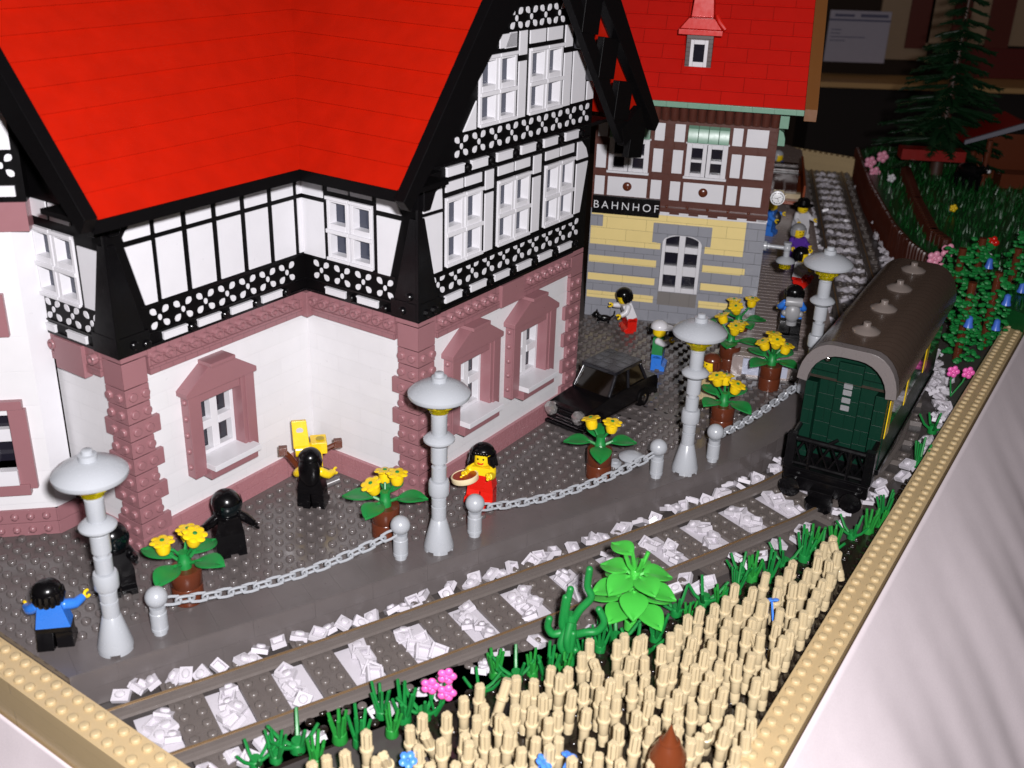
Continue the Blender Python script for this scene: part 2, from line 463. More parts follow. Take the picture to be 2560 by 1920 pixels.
# loose white plates used as ballast
bm_ = MB(); bm_.box(-0.49, 0.49, -0.49, 0.49, 0, 0.33); bm_.stud(0, 0, 0.33, 10)
bm2 = MB()                                                       # the same plate seen from its hollow side
bm2.box(-0.49, 0.49, -0.49, -0.34, 0, 0.38); bm2.box(-0.49, 0.49, 0.34, 0.49, 0, 0.38); bm2.box(-0.49, -0.34, -0.34, 0.34, 0, 0.38); bm2.box(0.34, 0.49, -0.34, 0.34, 0, 0.38); bm2.box(-0.35, 0.35, -0.35, 0.35, 0, 0.08)
bp1 = bm_.build('ballast_plate', BALLAST, bevel=0.025); bp2 = bm2.build('ballast_plate', BALLAST, bevel=0.02)
first = {id(bp1): True, id(bp2): True}
def plate(x, y, z, tilt, lab, grp):
    if beyond((x, y)) > -0.7: return
    src = bp1 if random.random() < 0.55 else bp2
    if first[id(src)]: o = src; first[id(src)] = False
    else: o = src.copy(); COL.objects.link(o)
    o.location = (x, y, z); o.rotation_euler = (random.uniform(-tilt, tilt), random.uniform(-tilt, tilt), random.uniform(0, 6.28))
    sc_ = random.uniform(0.9, 1.12); o.scale = (sc_, sc_*random.choice((1, 1, 0.72)), 1)
    tag(o, lab, 'plate', grp)
bed = MB(); n_pl = 0
gap = 0
s = SG1-4
rest = MB()
def rest_plate(x, y, z, tilt):
    a = random.uniform(0, 6.28); M = Matrix.Rotation(a, 3, 'Z') @ Matrix.Rotation(random.uniform(-tilt, tilt), 3, 'X') @ Matrix.Rotation(random.uniform(-tilt, tilt), 3, 'Y')
    rest.T = lambda px, py, pz: tuple(M @ Vector((px, py, pz))+Vector((x, y, z)))
    rest.box(-0.5, 0.5, -0.45, 0.45, 0, 0.34); rest.stud(0, 0, 0.34, 6); rest.T = None
while s < SMAX-4:
    p, h = tk(s); d = Vector((math.cos(h), math.sin(h))); n = Vector((-d.y, d.x))
    q = [p+d*a+n*b for a, b in ((-0.98, -1.95), (0.98, -1.95), (0.98, 1.95), (-0.98, 1.95))]
    q = clip([(v.x, v.y) for v in q])
    if len(q) > 2: bed.prism(q, ZB+0.004, ZT-0.22, 'z')
    near = gap < 17
    for j in range(6 if near else 4):
        r = p+d*random.uniform(-0.65, 0.65)+n*(-1.65+3.3*(j+random.uniform(0.2, 0.8))/(6 if near else 4))
        z = ZT-0.25+random.uniform(0, 0.28)
        if near: plate(r.x, r.y, z, 0.45, 'small loose white plate lying as ballast between the rails', 'loose white plates between the rails')
        else: rest_plate(r.x, r.y, z, 0.5)
    for j in range(4):
        r = p+d*(-2+1.0*(j+random.random()))+n*(3.55+random.uniform(-0.25, 0.5))
        if near and s > SG1-2: plate(r.x, r.y, ZT-0.1+random.uniform(0, 0.3), 0.7, 'small white plate tilted between the rail and the platform side', 'loose white plates along the platform side')
        elif not near and s < 170 and j < 3: rest_plate(r.x, r.y, ZT+random.uniform(-0.1, 0.3), 0.7)
    for j in range(3 if near else 13):
        r = p+d*random.uniform(-2, 2)+n*(-(4.1 if near else 5.2)+random.uniform(-0.8, 0.6) - (0 if near else random.uniform(0, 1.4)))
        if near: plate(r.x, r.y, ZT-0.2+random.uniform(0, 0.25), 0.6, 'small white plate lying between the near rail and the grass tufts', 'loose white plates on the field side of the track')
        else: rest_plate(r.x, r.y, ZT-0.3+random.uniform(0, 0.4), 0.6)
    gap += 1; s += 4
tag(bed.build('ballast_bed', BALLAST), kind='structure')
tag(rest.build('far_ballast', BALLAST), 'white ballast plates strewn along the track behind the carriage', 'ballast', kind='stuff')
# ------------------------------------------------------------------ half-timbered house
house = thing('half_timbered_house', 'white toy brick house with black half timbering, sand red corner stones and steep red roof', 'house', (K2.x, K2.y, 0), TH)
# facade frames: (along, out, height) -> house coordinates
FA = lambda s, o, z: (-LA+s, LB-o, z)
FB = lambda s, o, z: (-o, s, z)
FC = lambda s, o, z: (s, -o, z)
FD = lambda s, o, z: (-LA-o, LB+s, z)
q2 = math.sqrt(0.5)
EX, EY = -LA-1.5, LB+6.9
FE = lambda s, o, z: (EX-s*q2-o*q2, EY+s*q2-o*q2, z)
def frame(F): 
    m = MB(); m.T = F; return m
def slab(m, s0, s1, o0, o1, z0, z1): m.box(s0, s1, o0, o1, z0, z1)
def poly(m, pts, o0, o1): m.prism(pts, o0, o1, 'y')
def walls(F, s0, s1, z0, z1, holes, o0=-1.6, o1=-0.3, mat=WALLW, name='wall', par=None):
    m = frame(F)
    xs = sorted({s0, s1, *[h[0] for h in holes], *[h[1] for h in holes]}); zs = sorted({z0, z1, *[h[2] for h in holes], *[h[3] for h in holes]})
    for a, b in zip(xs, xs[1:]):
        for c, d in zip(zs, zs[1:]):
            if any(h[0] <= (a+b)/2 <= h[1] and h[2] <= (c+d)/2 <= h[3] for h in holes): continue
            m.box(a, b, o0, o1, c, d)
    return m.build(name, mat, par or house)
def ground_window(F, s0, w=6.1, zb=4.0, ze=10.45, zt=11.75):
    """sand red surround with a gabled head, deep white four pane sash and a white sill"""
    P = 0.5; J = 1.0
    m = frame(F)
    slab(m, s0, s0+J, -1.4, P, zb, ze-0.3); slab(m, s0+w-J, s0+w, -1.4, P, zb, ze-0.3)
    for sx in (s0+0.3, s0+w-0.3): slab(m, sx-0.42, sx+0.42, P, P+0.12, zb+0.1, ze-0.3)
    mid = s0+w/2
    poly(m, [(s0-0.3, ze-0.35), (s0+w+0.3, ze-0.35), (s0+w+0.3, ze), (mid+1.1, zt), (mid-1.1, zt), (s0-0.3, ze)], -0.6, P+0.25)
    slab(m, mid-1.05, mid+1.05, -0.6, P+0.5, zt+0.004, zt+0.28)
    slab(m, s0+J, s0+w-J, -1.4, P-0.1, ze-1.1, ze-0.36)
    slab(m, s0+J-0.1, s0+w-0.35, -0.3, P+0.5, zb-0.25, zb+0.45)
    for k in range(5): m.T = None; c = F(s0-0.002, P-0.45, zb+0.8+k*1.2); m.T = None; m.sphere(c, 0.2, 8, 5)
    sur = m.build('window_surround', PINK, house, bevel=0.03)
    m = frame(F); slab(m, s0+J-0.05, s0+w-0.35, -1.2, P+0.9, zb+0.455, zb+0.88); m.build('sill', WHITE, sur, bevel=0.03)
    a, b, c, d = s0+J, s0+w-J, zb+0.885, ze-1.1
    m = frame(F); t = 0.3
    slab(m, a, a+t, -1.0, -0.4, c, d); slab(m, b-t, b, -1.0, -0.4, c, d); slab(m, a+t, b-t, -1.0, -0.4, d-t, d); slab(m, a+t, b-t, -1.0, -0.4, c, c+t)
    mc, md = (a+b)/2, (c+d)/2
    slab(m, mc-0.3, mc+0.3, -1.0, -0.4, c+t, d-t); slab(m, a+t, mc-0.3, -1.0, -0.35, md-0.3, md+0.3); slab(m, mc+0.3, b-t, -1.0, -0.35, md-0.3, md+0.3)
    m.build('sash', WHITE, sur, bevel=0.03)
    m = frame(F); slab(m, a+t, b-t, -1.2, -1.01, c+t, d-t); m.build('pane', GLASS, sur)
def timber_window(F, s0, z0, z1, w=4.1, par=None):
    """two narrow white casements side by side, each with an upper and a lower light set deep"""
    g = 0.16; hw = (w-g)/2; D = -0.62
    m = frame(F); gl = frame(F)
    for a in (s0, s0+hw+g):
        b = a+hw; t = 0.27; zm = (z0+z1)/2
        slab(m, a, a+t, D, 0.16, z0, z1); slab(m, b-t, b, D, 0.16, z0, z1)
        slab(m, a+t, b-t, D, 0.16, z0, z0+0.42); slab(m, a+t, b-t, D, 0.16, z1-0.36, z1); slab(m, a+t, b-t, D, 0.16, zm-0.36, zm+0.36)
        slab(m, a-0.04, b+0.04, 0.16, 0.3, zm-0.3, zm-0.02); slab(m, a-0.04, b+0.04, 0.16, 0.3, z1-0.2, z1+0.04); slab(m, a-0.04, b+0.04, 0.16, 0.3, z0-0.02, z0+0.2)
        slab(gl, a+t, b-t, D, D+0.1, z0+0.42, zm-0.36); slab(gl, a+t, b-t, D, D+0.1, zm+0.36, z1-0.36)
    f = m.build('window', WHITE, par or house, bevel=0.025)
    gl.build('pane', plastic('window_glass_blue', (0.03, 0.035, 0.055), 0.1, spec=0.6), f)
def leaf_pts(cx, cz, ang, L=0.285, W=0.205, n=7):
    """pointed oval"""
    pts = []
    for k in range(n): t = k/n; pts.append((-L+2*L*t, W*math.sin(math.pi*t**1.25)**0.6))
    for k in range(n): t = 1-k/n; pts.append((-L+2*L*t, -W*math.sin(math.pi*t**1.25)**0.6))
    c, s = math.cos(ang), math.sin(ang)
    out = []
    for x, y in pts: out.append((cx+x*c-y*s, cz+x*s+y*c))
    return out
def lattice(F, s0, s1, z0, z1, n, par=None):
    """white infill behind the openings of the black ornamental lattice, one cell per piece"""
    p = (s1-s0)/n; zc = (z0+z1)/2
    for k in range(n):
        m = frame(F); c = s0+p*(k+0.5)
        for a, b in ((1, 1), (1, -1), (-1, 1), (-1, -1)):
            poly(m, leaf_pts(c+a*0.46, zc+b*0.44, math.atan2(b*0.95, a)), 0.0, 0.055)
        poly(m, [(c+0.14*math.cos(t*math.pi/5), zc+0.2*math.sin(t*math.pi/5)) for t in range(10)], 0.0, 0.055)
        m.build('lattice_infill', WHITE, par or house)
def panels(F, polys, name='plaster_panel'):
    for q in polys:
        m = frame(F)
        if len(q) == 4 and not isinstance(q[0], tuple): a, b, c, d = q; q = [(a, c), (b, c), (b, d), (a, d)]
        poly(m, q, -0.05, 0.09); m.build(name, WHITE, house, bevel=0.02)
def cornice(F, s0, s1, skip=()):
    """row of round pegs over a course of small tiles"""
    m = frame(F)
    m.box(s0, s1, -0.9, 0.02, 13.0, 14.2); m.box(s0, s1, -0.9, 0.1, 12.45, 12.98)
    s = s0+0.5
    while s < s1-0.2:
        if not any(a < s < b for a, b in skip):
            v = []; n = 12; f = []
            for r, o in ((0.36, 0.0), (0.36, 0.3), (0.32, 0.36), (0.2, 0.36), (0.18, 0.22)):
                for i in range(n): v.append((s+r*math.cos(6.2832*i/n), o, 13.55+r*math.sin(6.2832*i/n)))
            for j in range(4):
                for i in range(n): f.append((j*n+i, j*n+(i+1)%n, (j+1)*n+(i+1)%n, (j+1)*n+i))
            f.append(tuple(4*n+i for i in range(n)))
            m.add(v, f)
        s += 1.0
    m.build('cornice', PINKB, house)
def quoin(F1, s1sign, F2, s2sign, ref1, ref2):
    """corner pillar of alternating long and short bricks with pegs on both faces"""
    m = MB()
    z = 0.0; k = 0
    def face(F, ref, sg, L, z0, z1, peg):
        def G(s, o, zz): return F(ref+sg*s, o, zz)
        m.T = G; m.box(0.012, L, -1.4, 0.0, z0+0.02, z1-0.02)
        if peg:
            for c in (0.55, 1.5):
                v = []; n = 10; f = []
                for r, o in ((0.3, 0.0), (0.3, 0.13), (0.26, 0.19)):
                    for i in range(n): v.append((c+r*math.cos(6.2832*i/n), o, (z0+z1)/2+r*math.sin(6.2832*i/n)))
                for j in range(2):
                    for i in range(n): f.append((j*n+i, j*n+(i+1)%n, (j+1)*n+(i+1)%n, (j+1)*n+i))
                f.append(tuple(2*n+i for i in range(n)))
                m.add(v, f)
        m.T = None
    while z < 10.7:
        if k == 0: L = 2.0
        else: L = 2.4 if k % 2 == 1 else 1.8
        off = 0.004*(k % 2)
        face(F1, ref1, s1sign, L+off, z, z+1.2, True); face(F2, ref2, s2sign, L+off, z, z+1.2, True)
        z += 1.2; k += 1
    face(F1, ref1, s1sign, 1.85, z, z+1.2, True); face(F2, ref2, s2sign, 1.85, z, z+1.2, True)
    face(F1, ref1, s1sign, 1.85, z+1.2, 13.75, False); face(F2, ref2, s2sign, 1.85, z+1.2, 13.75, False)
    face(F1, ref1, s1sign, 2.0, 13.76, 14.2, False); face(F2, ref2, s2sign, 2.0, 13.76, 14.2, False)
    m.build('corner_pillar', PINK, house, bevel=0.035)

# ground floor
WA = [(4.32, 9.8)]; WC = [(3.22, 8.9), (10.95, 16.7)]
hole = lambda w: (w[0]+0.95, w[1]-0.95, 4.2, 9.6)
walls(FA, 0.3, LA+0.3, 1.7, 12.46, [hole(w) for w in WA])
walls(FB, 0.3, LB+0.3, 1.7, 12.46, [])
walls(FC, 0.3, LC-0.3, 1.7, 12.46, [hole(w) for w in WC])
walls(FD, 0.3, 7.2, 1.7, 12.46, [])
m = MB()
for F, a, b in ((FA, 0.01, LA-0.012), (FB, 0.01, LB-0.012), (FC, 0.01, LC-0.01), (FD, 0.01, 7.0)):
    m.T = F; m.box(a, b, -1.5, -0.02, 0.0, 0.84); m.box(a, b, -1.5, -0.02, 0.86, 1.7)
m.T = None
m.build('base_course', plastic('sand_red_base', (0.34, 0.15, 0.165), 0.26, seam=(5, 60, 0.75)), house, bevel=0.02)
quoin(FA, 1, FD, 1, 0, 0); quoin(FB, 1, FC, 1, 0, 0); quoin(FC, -1, lambda s, o, z: (LC+o, s, z), 1, LC, 0)
for w in WA: ground_window(FA, w[0], w[1]-w[0])
for w in WC: ground_window(FC, w[0], w[1]-w[0], zb=4.45, ze=10.85, zt=12.15)
cornice(FA, 2.0, LA-0.4); cornice(FB, 2.0, LB-0.4); cornice(FC, 2.0, LC-2.0, skip=((9.3, 12.6),)); cornice(FD, 2.0, 6.9, skip=((3.2, 6.4),))
m = frame(FC); m.box(9.5, 12.5, -0.5, 0.28, 12.45, 14.19); m.build('cornice_block', PINK, house, bevel=0.04)
m = frame(FD); m.box(3.4, 6.3, -0.5, 0.28, 12.0, 14.19); m.build('cornice_block', PINK, house, bevel=0.04)
m = MB(); m.prism([(-0.5, LB-0.5), (0.3, LB-0.5), (0.3, LB+0.3), (-0.5, LB+0.3)], 12.3, 14.19, 'z')
m.build('cornice_block', PINK, house, bevel=0.04)

# upper floor: black backing, timber pegs, white panels
ZE = 24.2; SL = 1.24; CC = 10.75; OV = 5.09; RIDGE = ZE+(CC+OV)*SL
def roofz(s): return ZE+(s+OV)*SL if s < CC else ZE+(2*CC+OV-s)*SL
CW = [2.85, 8.85, 15.0]
m = frame(FC)
holesC = [(c+0.02, c+4.08, 17.3, 22.1) for c in CW]+[(s, s+4.3, 26.15, 30.75) for s in (6.4, 12.35)]
xs = sorted({0.0, LC, *[h[0] for h in holesC], *[h[1] for h in holesC], 2.0, 4.4, 10.75, 17.0, 19.0})
for a, b in zip(xs, xs[1:]):
    zs = sorted({14.2, *[h[2] for h in holesC if h[0] <= (a+b)/2 <= h[1]], *[h[3] for h in holesC if h[0] <= (a+b)/2 <= h[1]]})
    za, zb_ = roofz(a)-1.2, roofz(b)-1.2
    cur = 14.2
    for h in sorted([h for h in holesC if h[0] <= (a+b)/2 <= h[1]], key=lambda h: h[2]):
        m.box(a, b, -1.2, 0, cur, h[2]); cur = h[3]
    m.prism([(a, cur), (b, cur), (b, zb_), (a, za)], -1.2, 0, 'y')
m.build('gable_wall', BLACKM, house)
def black_wall(F, s0, s1, z0, z1, holes): walls(F, s0, s1, z0, z1, holes, -1.2, 0.0, BLACKM, 'timber_wall')
black_wall(FA, 0.0, LA, 14.2, 24.6, [])
BWIN = [3.75, ]
black_wall(FB, 0.01, LB, 14.2, 24.6, [(3.77, 7.78, 17.1, 21.45)])
black_wall(FD, 0.01, 7.1, 14.2, 30.0, [(2.97, 7.0, 16.9, 21.25)])
m = MB()                                                          # projecting black sills, corner feet and pegs
for F, a, b in ((FA, 1.9, LA-0.0), (FB, 1.9, LB-0.0), (FC, 1.9, LC-1.9), (FD, 1.9, 7.0)):
    m.T = F; m.box(a, b, 0.0, 0.13, 14.2, 14.42); m.box(a, b, 0.0, 0.1, 15.05, 15.2); m.box(a, b, 0, 0.06, 16.78, 16.98)
m.T = FC; m.box(0.3, LC-0.3, 0.0, 0.13, 23.2, 23.4); m.box(0.3, LC-0.3, 0.0, 0.1, 24.2, 24.4)
for F, G, r1, r2, s1, s2 in ((FA, FD, 0, 0, 1, 1), (FC, FB, 0, 0, 1, 1)):
    for FF in (F, G):
        m.T = FF; m.box(0.0, 2.2, 0.0, 0.22, 14.22, 15.5)
        m.prism([(0.0, 15.5), (1.9, 15.5), (0.5, 21.3), (0.0, 21.3)], 0.0, 0.2, 'y')
        m.prism([(0.0, 21.9), (0.6, 21.9), (1.8, 24.2), (0.0, 24.2)], 0.0, 0.6, 'y')
m.T = None
m.box(-0.24, 0.0, -0.24, 0.0, 14.22, 24.2); m.box(-LA-0.24, -LA, LB-0.24, LB, 14.22, 24.2)
m.build('timber_trim', BLACK, house, bevel=0.03)
def pegs(F, lst):
    for s, z in lst:
        m = MB(); v = []; f = []; n = 8
        for r, o in ((0.28, 0.0), (0.28, 0.3), (0.22, 0.36)):
            for i in range(n): v.append(F(s+r*math.cos(6.2832*i/n), o+0.05, z+r*math.sin(6.2832*i/n)))
        for j in range(2):
            for i in range(n): f.append((j*n+i, j*n+(i+1)%n, (j+1)*n+(i+1)%n, (j+1)*n+i))
        f.append(tuple(2*n+i for i in range(n)))
        m.add(v, f); m.build('timber_peg', BLACK, house)
TA = [3.25+2.78*k for k in range(4)]; TBB = [3.4, 6.35]; TC = [2.8+2.93*k for k in range(6)]; TC2 = [2.9, 5.6, 8.6, 11.6, 14.6, 17.6]
pegs(FA, [(s+2.2+0.2*j, 14.65) for s in TA for j in (0, )]+[(1.0, 14.8), (1.9, 14.6)]); pegs(FB, [(5.75, 14.65), (2.7, 14.6), (1.2, 14.8), (0.6, 15.9)])
pegs(FC, [(s+2.3, 15.0) for s in TC]+[(1.5, 14.7), (0.7, 14.7)]+[(s+2.2, 23.8) for s in TC2])
# white infill
m_cols = [3.52, 5.92, 8.32, 10.72, 13.12]
panels(FA, [[(1.26, 20.9), (2.25, 17.0), (3.17, 17.0), (3.17, 20.9)]]+[(c, c+1.97, 17.05, 20.95) for c in m_cols]
       +[[(1.25, 21.25), (3.17, 21.25), (3.17, 22.6), (2.05, 22.6), (1.2, 21.5)]]+[(c, c+1.97, 21.25, 22.6) for c in m_cols]+[(15.45, 15.9, 17.05, 20.95), (15.45, 15.9, 21.25, 22.6)])
panels(FB, [(8.2, 10.2, 16.95, 20.95), [(3.4, 16.95), (2.35, 16.95), (1.35, 20.95), (3.4, 20.95)], (8.2, 10.2, 21.25, 22.6), (5.86, 7.75, 21.85, 22.6), (3.75, 5.7, 21.85, 22.6), [(3.4, 21.3), (1.3, 21.3), (1.9, 22.6), (3.4, 22.6)]])
timber_window(FB, 3.75, 17.05, 21.5, 4.05)
panels(FC, [[(0.5, 21.3), (1.62, 17.2), (2.52, 17.2), (2.52, 21.25)], [(0.5, 21.55), (2.52, 21.5), (2.45, 23.0), (1.5, 22.5), (0.5, 21.95)],
            [(19.6, 17.4), (20.45, 17.4), (21.3, 21.4), (19.6, 21.4)], [(19.6, 21.7), (21.3, 21.7), (20.9, 22.5), (20.2, 23.1), (19.6, 23.1)]]
       +[(c+a, c+a+1.93, 22.45, 23.12) for c in CW for a in (0.02, 2.15)]
       +[(7.35, 8.35, 17.3, 21.5), (7.35, 8.35, 21.75, 23.1), (13.4, 14.45, 17.3, 21.5), (13.4, 14.45, 21.75, 23.1)]
       +[(11.05, 12.0, 26.15, 30.0), (11.05, 12.0, 30.4, 32.0), (12.35, 14.35, 31.05, 31.95), (14.6, 16.6, 31.05, 31.95), (17.0, 18.05, 30.4, 31.95), (17.0, 18.05, 26.15, 30.0), (18.3, 20.2, 26.2, 30.0), (20.5, 21.5, 26.2, 27.6)]
       +[[(4.7, 26.15), (6.15, 26.15), (6.15, 28.0)], [(9.3, 31.0), (10.7, 31.0), (10.7, 32.0), (9.9, 32.0)], (8.7, 10.7, 31.05, 31.95)])
for c in CW: timber_window(FC, c, 17.35, 22.1, 4.1)
for c in (6.4, 12.35): timber_window(FC, c, 26.2, 30.75, 4.3)
panels(FD, [[(2.65, 16.9), (1.57, 16.9), (0.5, 20.8), (2.65, 20.8)], (3.0, 4.95, 21.9, 23.0), (5.2, 7.0, 21.9, 23.0)])
timber_window(FD, 2.95, 16.85, 21.3, 4.1)
for F, lst, z0, z1 in ((FA, TA, 14.42, 14.95), (FB, TBB, 14.42, 14.95), (FC, TC, 14.75, 15.3), (FC, TC2, 23.5, 24.15), (FD, [2.9, 6.0], 14.42, 14.95)):
    for s in lst: m = frame(F); m.box(s, s+1.85, 0.0, 0.2, z0, z1-0.12); m.box(s-0.03, s+1.88, 0.0, 0.25, z1-0.119, z1); m.build('white_tile', WHITE, house, bevel=0.02)
lattice(FA, 2.3, 15.05, 15.15, 16.75, 7); lattice(FB, 1.85, 9.6, 15.15, 16.85, 4); lattice(FC, 1.15, 20.65, 15.4, 17.15, 10); lattice(FD, 1.3, 7.0, 15.1, 16.8, 3)
lattice(FC, 3.6, 21.3, 24.5, 26.0, 9); lattice(FC, 9.75, 17.0, 32.1, 33.6, 4)
m = frame(FC); m.box(18.3, 19.5, 0.0, 0.9, 30.2, 36.0); m.box(20.1, 21.4, 0.0, 0.9, 27.75, 30.2); m.build('gable_corbel', DGREY, house, bevel=0.05)

# roof: two steep red slopes meeting in a valley, laid in courses
def roof_course(m, pl_lo, pl_hi, lip):
    """pl_lo, pl_hi: (p, q) ends of the lower and upper edge; lip: outward shift of the lower edge"""
    a, b = pl_lo; c, d = pl_hi
    a2, b2 = a+lip, b+lip
    m.add([a2, b2, d, c, a, b], [(0, 1, 2, 3), (4, 5, 1, 0)])
GA = -LA-3.7
ZTOP = RIDGE
m1, m2, m3 = MB(), MB(), MB()
z = 24.62
yA = lambda z: LB-4.8+(z-24.62)/SL
xB = lambda z: -4.8+(z-24.62)/SL
xB2 = lambda z: 2*CC+4.8-(z-24.62)/SL
lip = 0.26
while z < ZTOP-0.3:
    zz = min(z+1.2, ZTOP)
    V = Vector
    roof_course(m1, (V((GA, yA(z), z)), V((xB(z), yA(z), z))), (V((GA, yA(zz), zz)), V((xB(zz), yA(zz), zz))), V((0, -lip, 0.0)))
    roof_course(m2, (V((xB(z), yA(z), z)), V((xB(z), -2.55, z))), (V((xB(zz), yA(zz), zz)), V((xB(zz), -2.55, zz))), V((-lip, 0, 0.0)))
    roof_course(m3, (V((xB2(z), -2.55, z)), V((xB2(z), 40, z))), (V((xB2(zz), -2.55, zz)), V((xB2(zz), 40, zz))), V((lip, 0, 0.0)))
    z = zz
def slope_plate(m, pts, t):
    """thick plate under a slope"""
    n = (Vector(pts[1])-Vector(pts[0])).cross(Vector(pts[2])-Vector(pts[0])).normalized()
    if n.z < 0: n = -n
    lo = [tuple(Vector(p)-n*t) for p in pts]; hi = [tuple(Vector(p)-n*0.03) for p in pts]; k = len(pts)
    m.add(lo+hi, [tuple(range(k)), tuple(range(2*k-1, k-1, -1))]+[(i, (i+1)%k, k+(i+1)%k, k+i) for i in range(k)])
zl, zh = 24.62, ZTOP
slope_plate(m1, [(GA, yA(zl), zl), (xB(zl), yA(zl), zl), (xB(zh), yA(zh), zh), (GA, yA(zh), zh)], 0.5)
slope_plate(m2, [(xB(zl), -2.55, zl), (xB(zl), yA(zl), zl), (xB(zh), yA(zh), zh), (xB(zh), -2.55, zh)], 0.5)
slope_plate(m3, [(xB2(zl), -2.55, zl), (xB2(zl), 40, zl), (xB2(zh), 40, zh), (xB2(zh), -2.55, zh)], 0.5)
# back slope of the left wing closes the roof
m1.add([(GA, yA(zh), zh), (CC, yA(zh), zh), (CC, yA(zh)+15.8, zl), (GA, yA(zh)+15.8, zl)], [(0, 1, 2, 3)])
m2.add([(CC, yA(zh), zh), (CC, 40, zh), (CC-0.01, 40, zl)], [(0, 1, 2)])
for mm in (m1, m2, m3): mm.build('roof', REDR, house, smooth=False)
m = MB()                                                           # black fascia and soffits under the eaves
m.box(GA, -4.3, LB-4.65, LB-4.3, 23.75, 24.5); m.box(-4.65, -4.3, -2.5, LB-4.3, 23.75, 24.5)
m.box(GA, -4.3, LB-4.3, LB-0.02, 24.0, 24.3); m.box(-4.3, -0.02, -2.5, LB-4.3, 24.0, 24.3)
m.build('eaves', BLACKM, house)
m = MB(); m.box(LC+0.02, LC+4.6, 1.0, 30, 23.6, 23.9); m.build('eaves', BLACKM, house)
# barge boards
def barge(y0, y1, sgn, depth, name='barge_board'):
    m = MB(); 
    if sgn < 0: x0, x1 = -OV-0.25, CC
    else: x0, x1 = 2*CC+OV+0.25, CC
    zA, zB_ = ZE-0.1, RIDGE+0.35
    dz = depth/math.cos(math.atan(SL))
    m.prism([(x0, zA), (x1, zB_), (x1, zB_-dz), (x0+(0.6 if sgn < 0 else -0.6), zA-0.7)], y0, y1, 'y')
    return m
mb_ = barge(-3.3, -2.5, -1, 3.2); mb_.build('barge_board', BLACKM, house, bevel=0.05)
mb_ = barge(-3.3, -2.5, 1, 2.5)
al = math.atan(SL); ux = Vector((math.cos(al), -math.sin(al))); pn = Vector((-math.sin(al), -math.cos(al)))
top = Vector((CC, RIDGE))
def bar(m, a, b, w, y0, y1):
    d = (b-a).normalized(); n = Vector((-d.y, d.x))*w/2
    m.prism([tuple(a-n), tuple(b-n), tuple(b+n), tuple(a+n)], y0, y1, 'y')
mb_.build('barge_board', BLACKM, house, bevel=0.04)
mb_ = MB(); bar(mb_, top+pn*4.3+ux*2, top+pn*4.3+ux*22.6, 1.1, -3.1, -2.45)
for k in range(5):
    a = top+ux*(6+4.3*k)
    bar(mb_, a+pn*2.0, a+pn*4.1+ux*1.9, 2.3, -3.15, -2.6)
e = top+ux*23.0
bar(mb_, e+pn*1.5, e+pn*4.6-ux*0.8, 1.6, -3.2, -2.5)
mb_.build('gable_truss', BLACKM, house, bevel=0.04)
m = MB()                                                           # gable of the left wing
pts = [(LB-4.8-0.25, 24.75), (LB+10.9, 24.75+16.0*SL)]
dz = 3.1/math.cos(math.atan(SL))
m.prism([(pts[0][0], pts[0][1]), (pts[1][0], pts[1][1]), (pts[1][0], pts[1][1]-dz), (pts[0][0]+0.6, pts[0][1]-0.9)], GA-0.8, GA+0.02, 'x')
m.build('barge_board', BLACKM, house, bevel=0.05)
# polygonal bay at the left end
walls(lambda s, o, z: (EX-0.0+s, EY-o, z), 0.0, 1.5, 2.0, 21.2, [], -1.2, 0.0, WHITE, 'bay_wall')
BW = [(1.1, 6.6)]
walls(FE, 0.0, 9.0, 2.0, 21.2, [(1.9, 5.2, 5.2, 9.0)], -1.2, 0.0, plastic('bay_wall_bricks', (0.66, 0.65, 0.665), 0.3, seam=(40, 2.4, 0.93)), 'bay_wall')
m = frame(FE); m.box(-0.1, 9, -1.0, 0.18, 0, 0.98); m.box(-0.1, 9, -1.0, 0.16, 1.0, 2.0)
m.T = lambda s, o, z: (EX+s, EY-o, z); m.box(-0.15, 1.6, -1.0, 0.18, 0, 0.98); m.box(-0.15, 1.6, -1.0, 0.16, 1.0, 2.0)
for s in range(0, 8):
    for z in (0.5, 1.5):
        m.T = None; m.sphere(FE(0.7+s, 0.17, z), 0.28, 8, 6)
m.build('bay_base', PINK, house, bevel=0.03)
m = frame(FE)
m.box(0.85, 1.95, -1.0, 0.35, 3.7, 9.5); m.box(5.1, 6.2, -1.0, 0.35, 3.7, 9.5); m.box(1.0, 6.2, -1, 0.4, 9.5, 10.1); m.box(1.3, 5.8, -0.3, 0.5, 3.3, 4.1)
m.build('window_surround', PINK, house, bevel=0.03)
m = frame(FE); m.box(1.0, 1.7, -0.6, 0.35, 14.5, 17.3); m.box(1.7, 6.0, -0.6, 0.3, 14.5, 15.0); m.box(1.7, 6.0, -0.6, 0.3, 16.8, 17.3)
sur = m.build('window_surround', PINK, house, bevel=0.03)
m = frame(FE); m.box(1.9, 5.2, -1.1, 0.6, 4.12, 5.2); m.box(1.95, 5.1, -1.0, -0.5, 6.85, 7.75); m.box(3.3, 3.8, -1.0, -0.5, 5.2, 9.0); m.build('sill', WHITE, sur, bevel=0.03)
m = frame(FE); m.box(1.95, 5.1, -1.19, -1.0, 5.2, 9.0); m.build('pane', GLASS, sur); m = frame(FE); m.box(1.75, 5.9, -0.59, 0.1, 15.0, 16.8); m.build('pane', GLASS, house)
m = frame(FE); m.box(-1.15, 9, -1.0, 0.25, 21.2, 23.0); m.build('bay_cornice', PINK, house, bevel=0.03)
m = frame(FE); m.box(-1.2, 9, -1.2, 0.1, 23.0, 32); m.T = lambda s, o, z: (EX+s, EY-o, z); m.box(-0.2, 1.5, -1.2, 0.0, 21.2, 30); m.build('bay_timber', BLACKM, house)
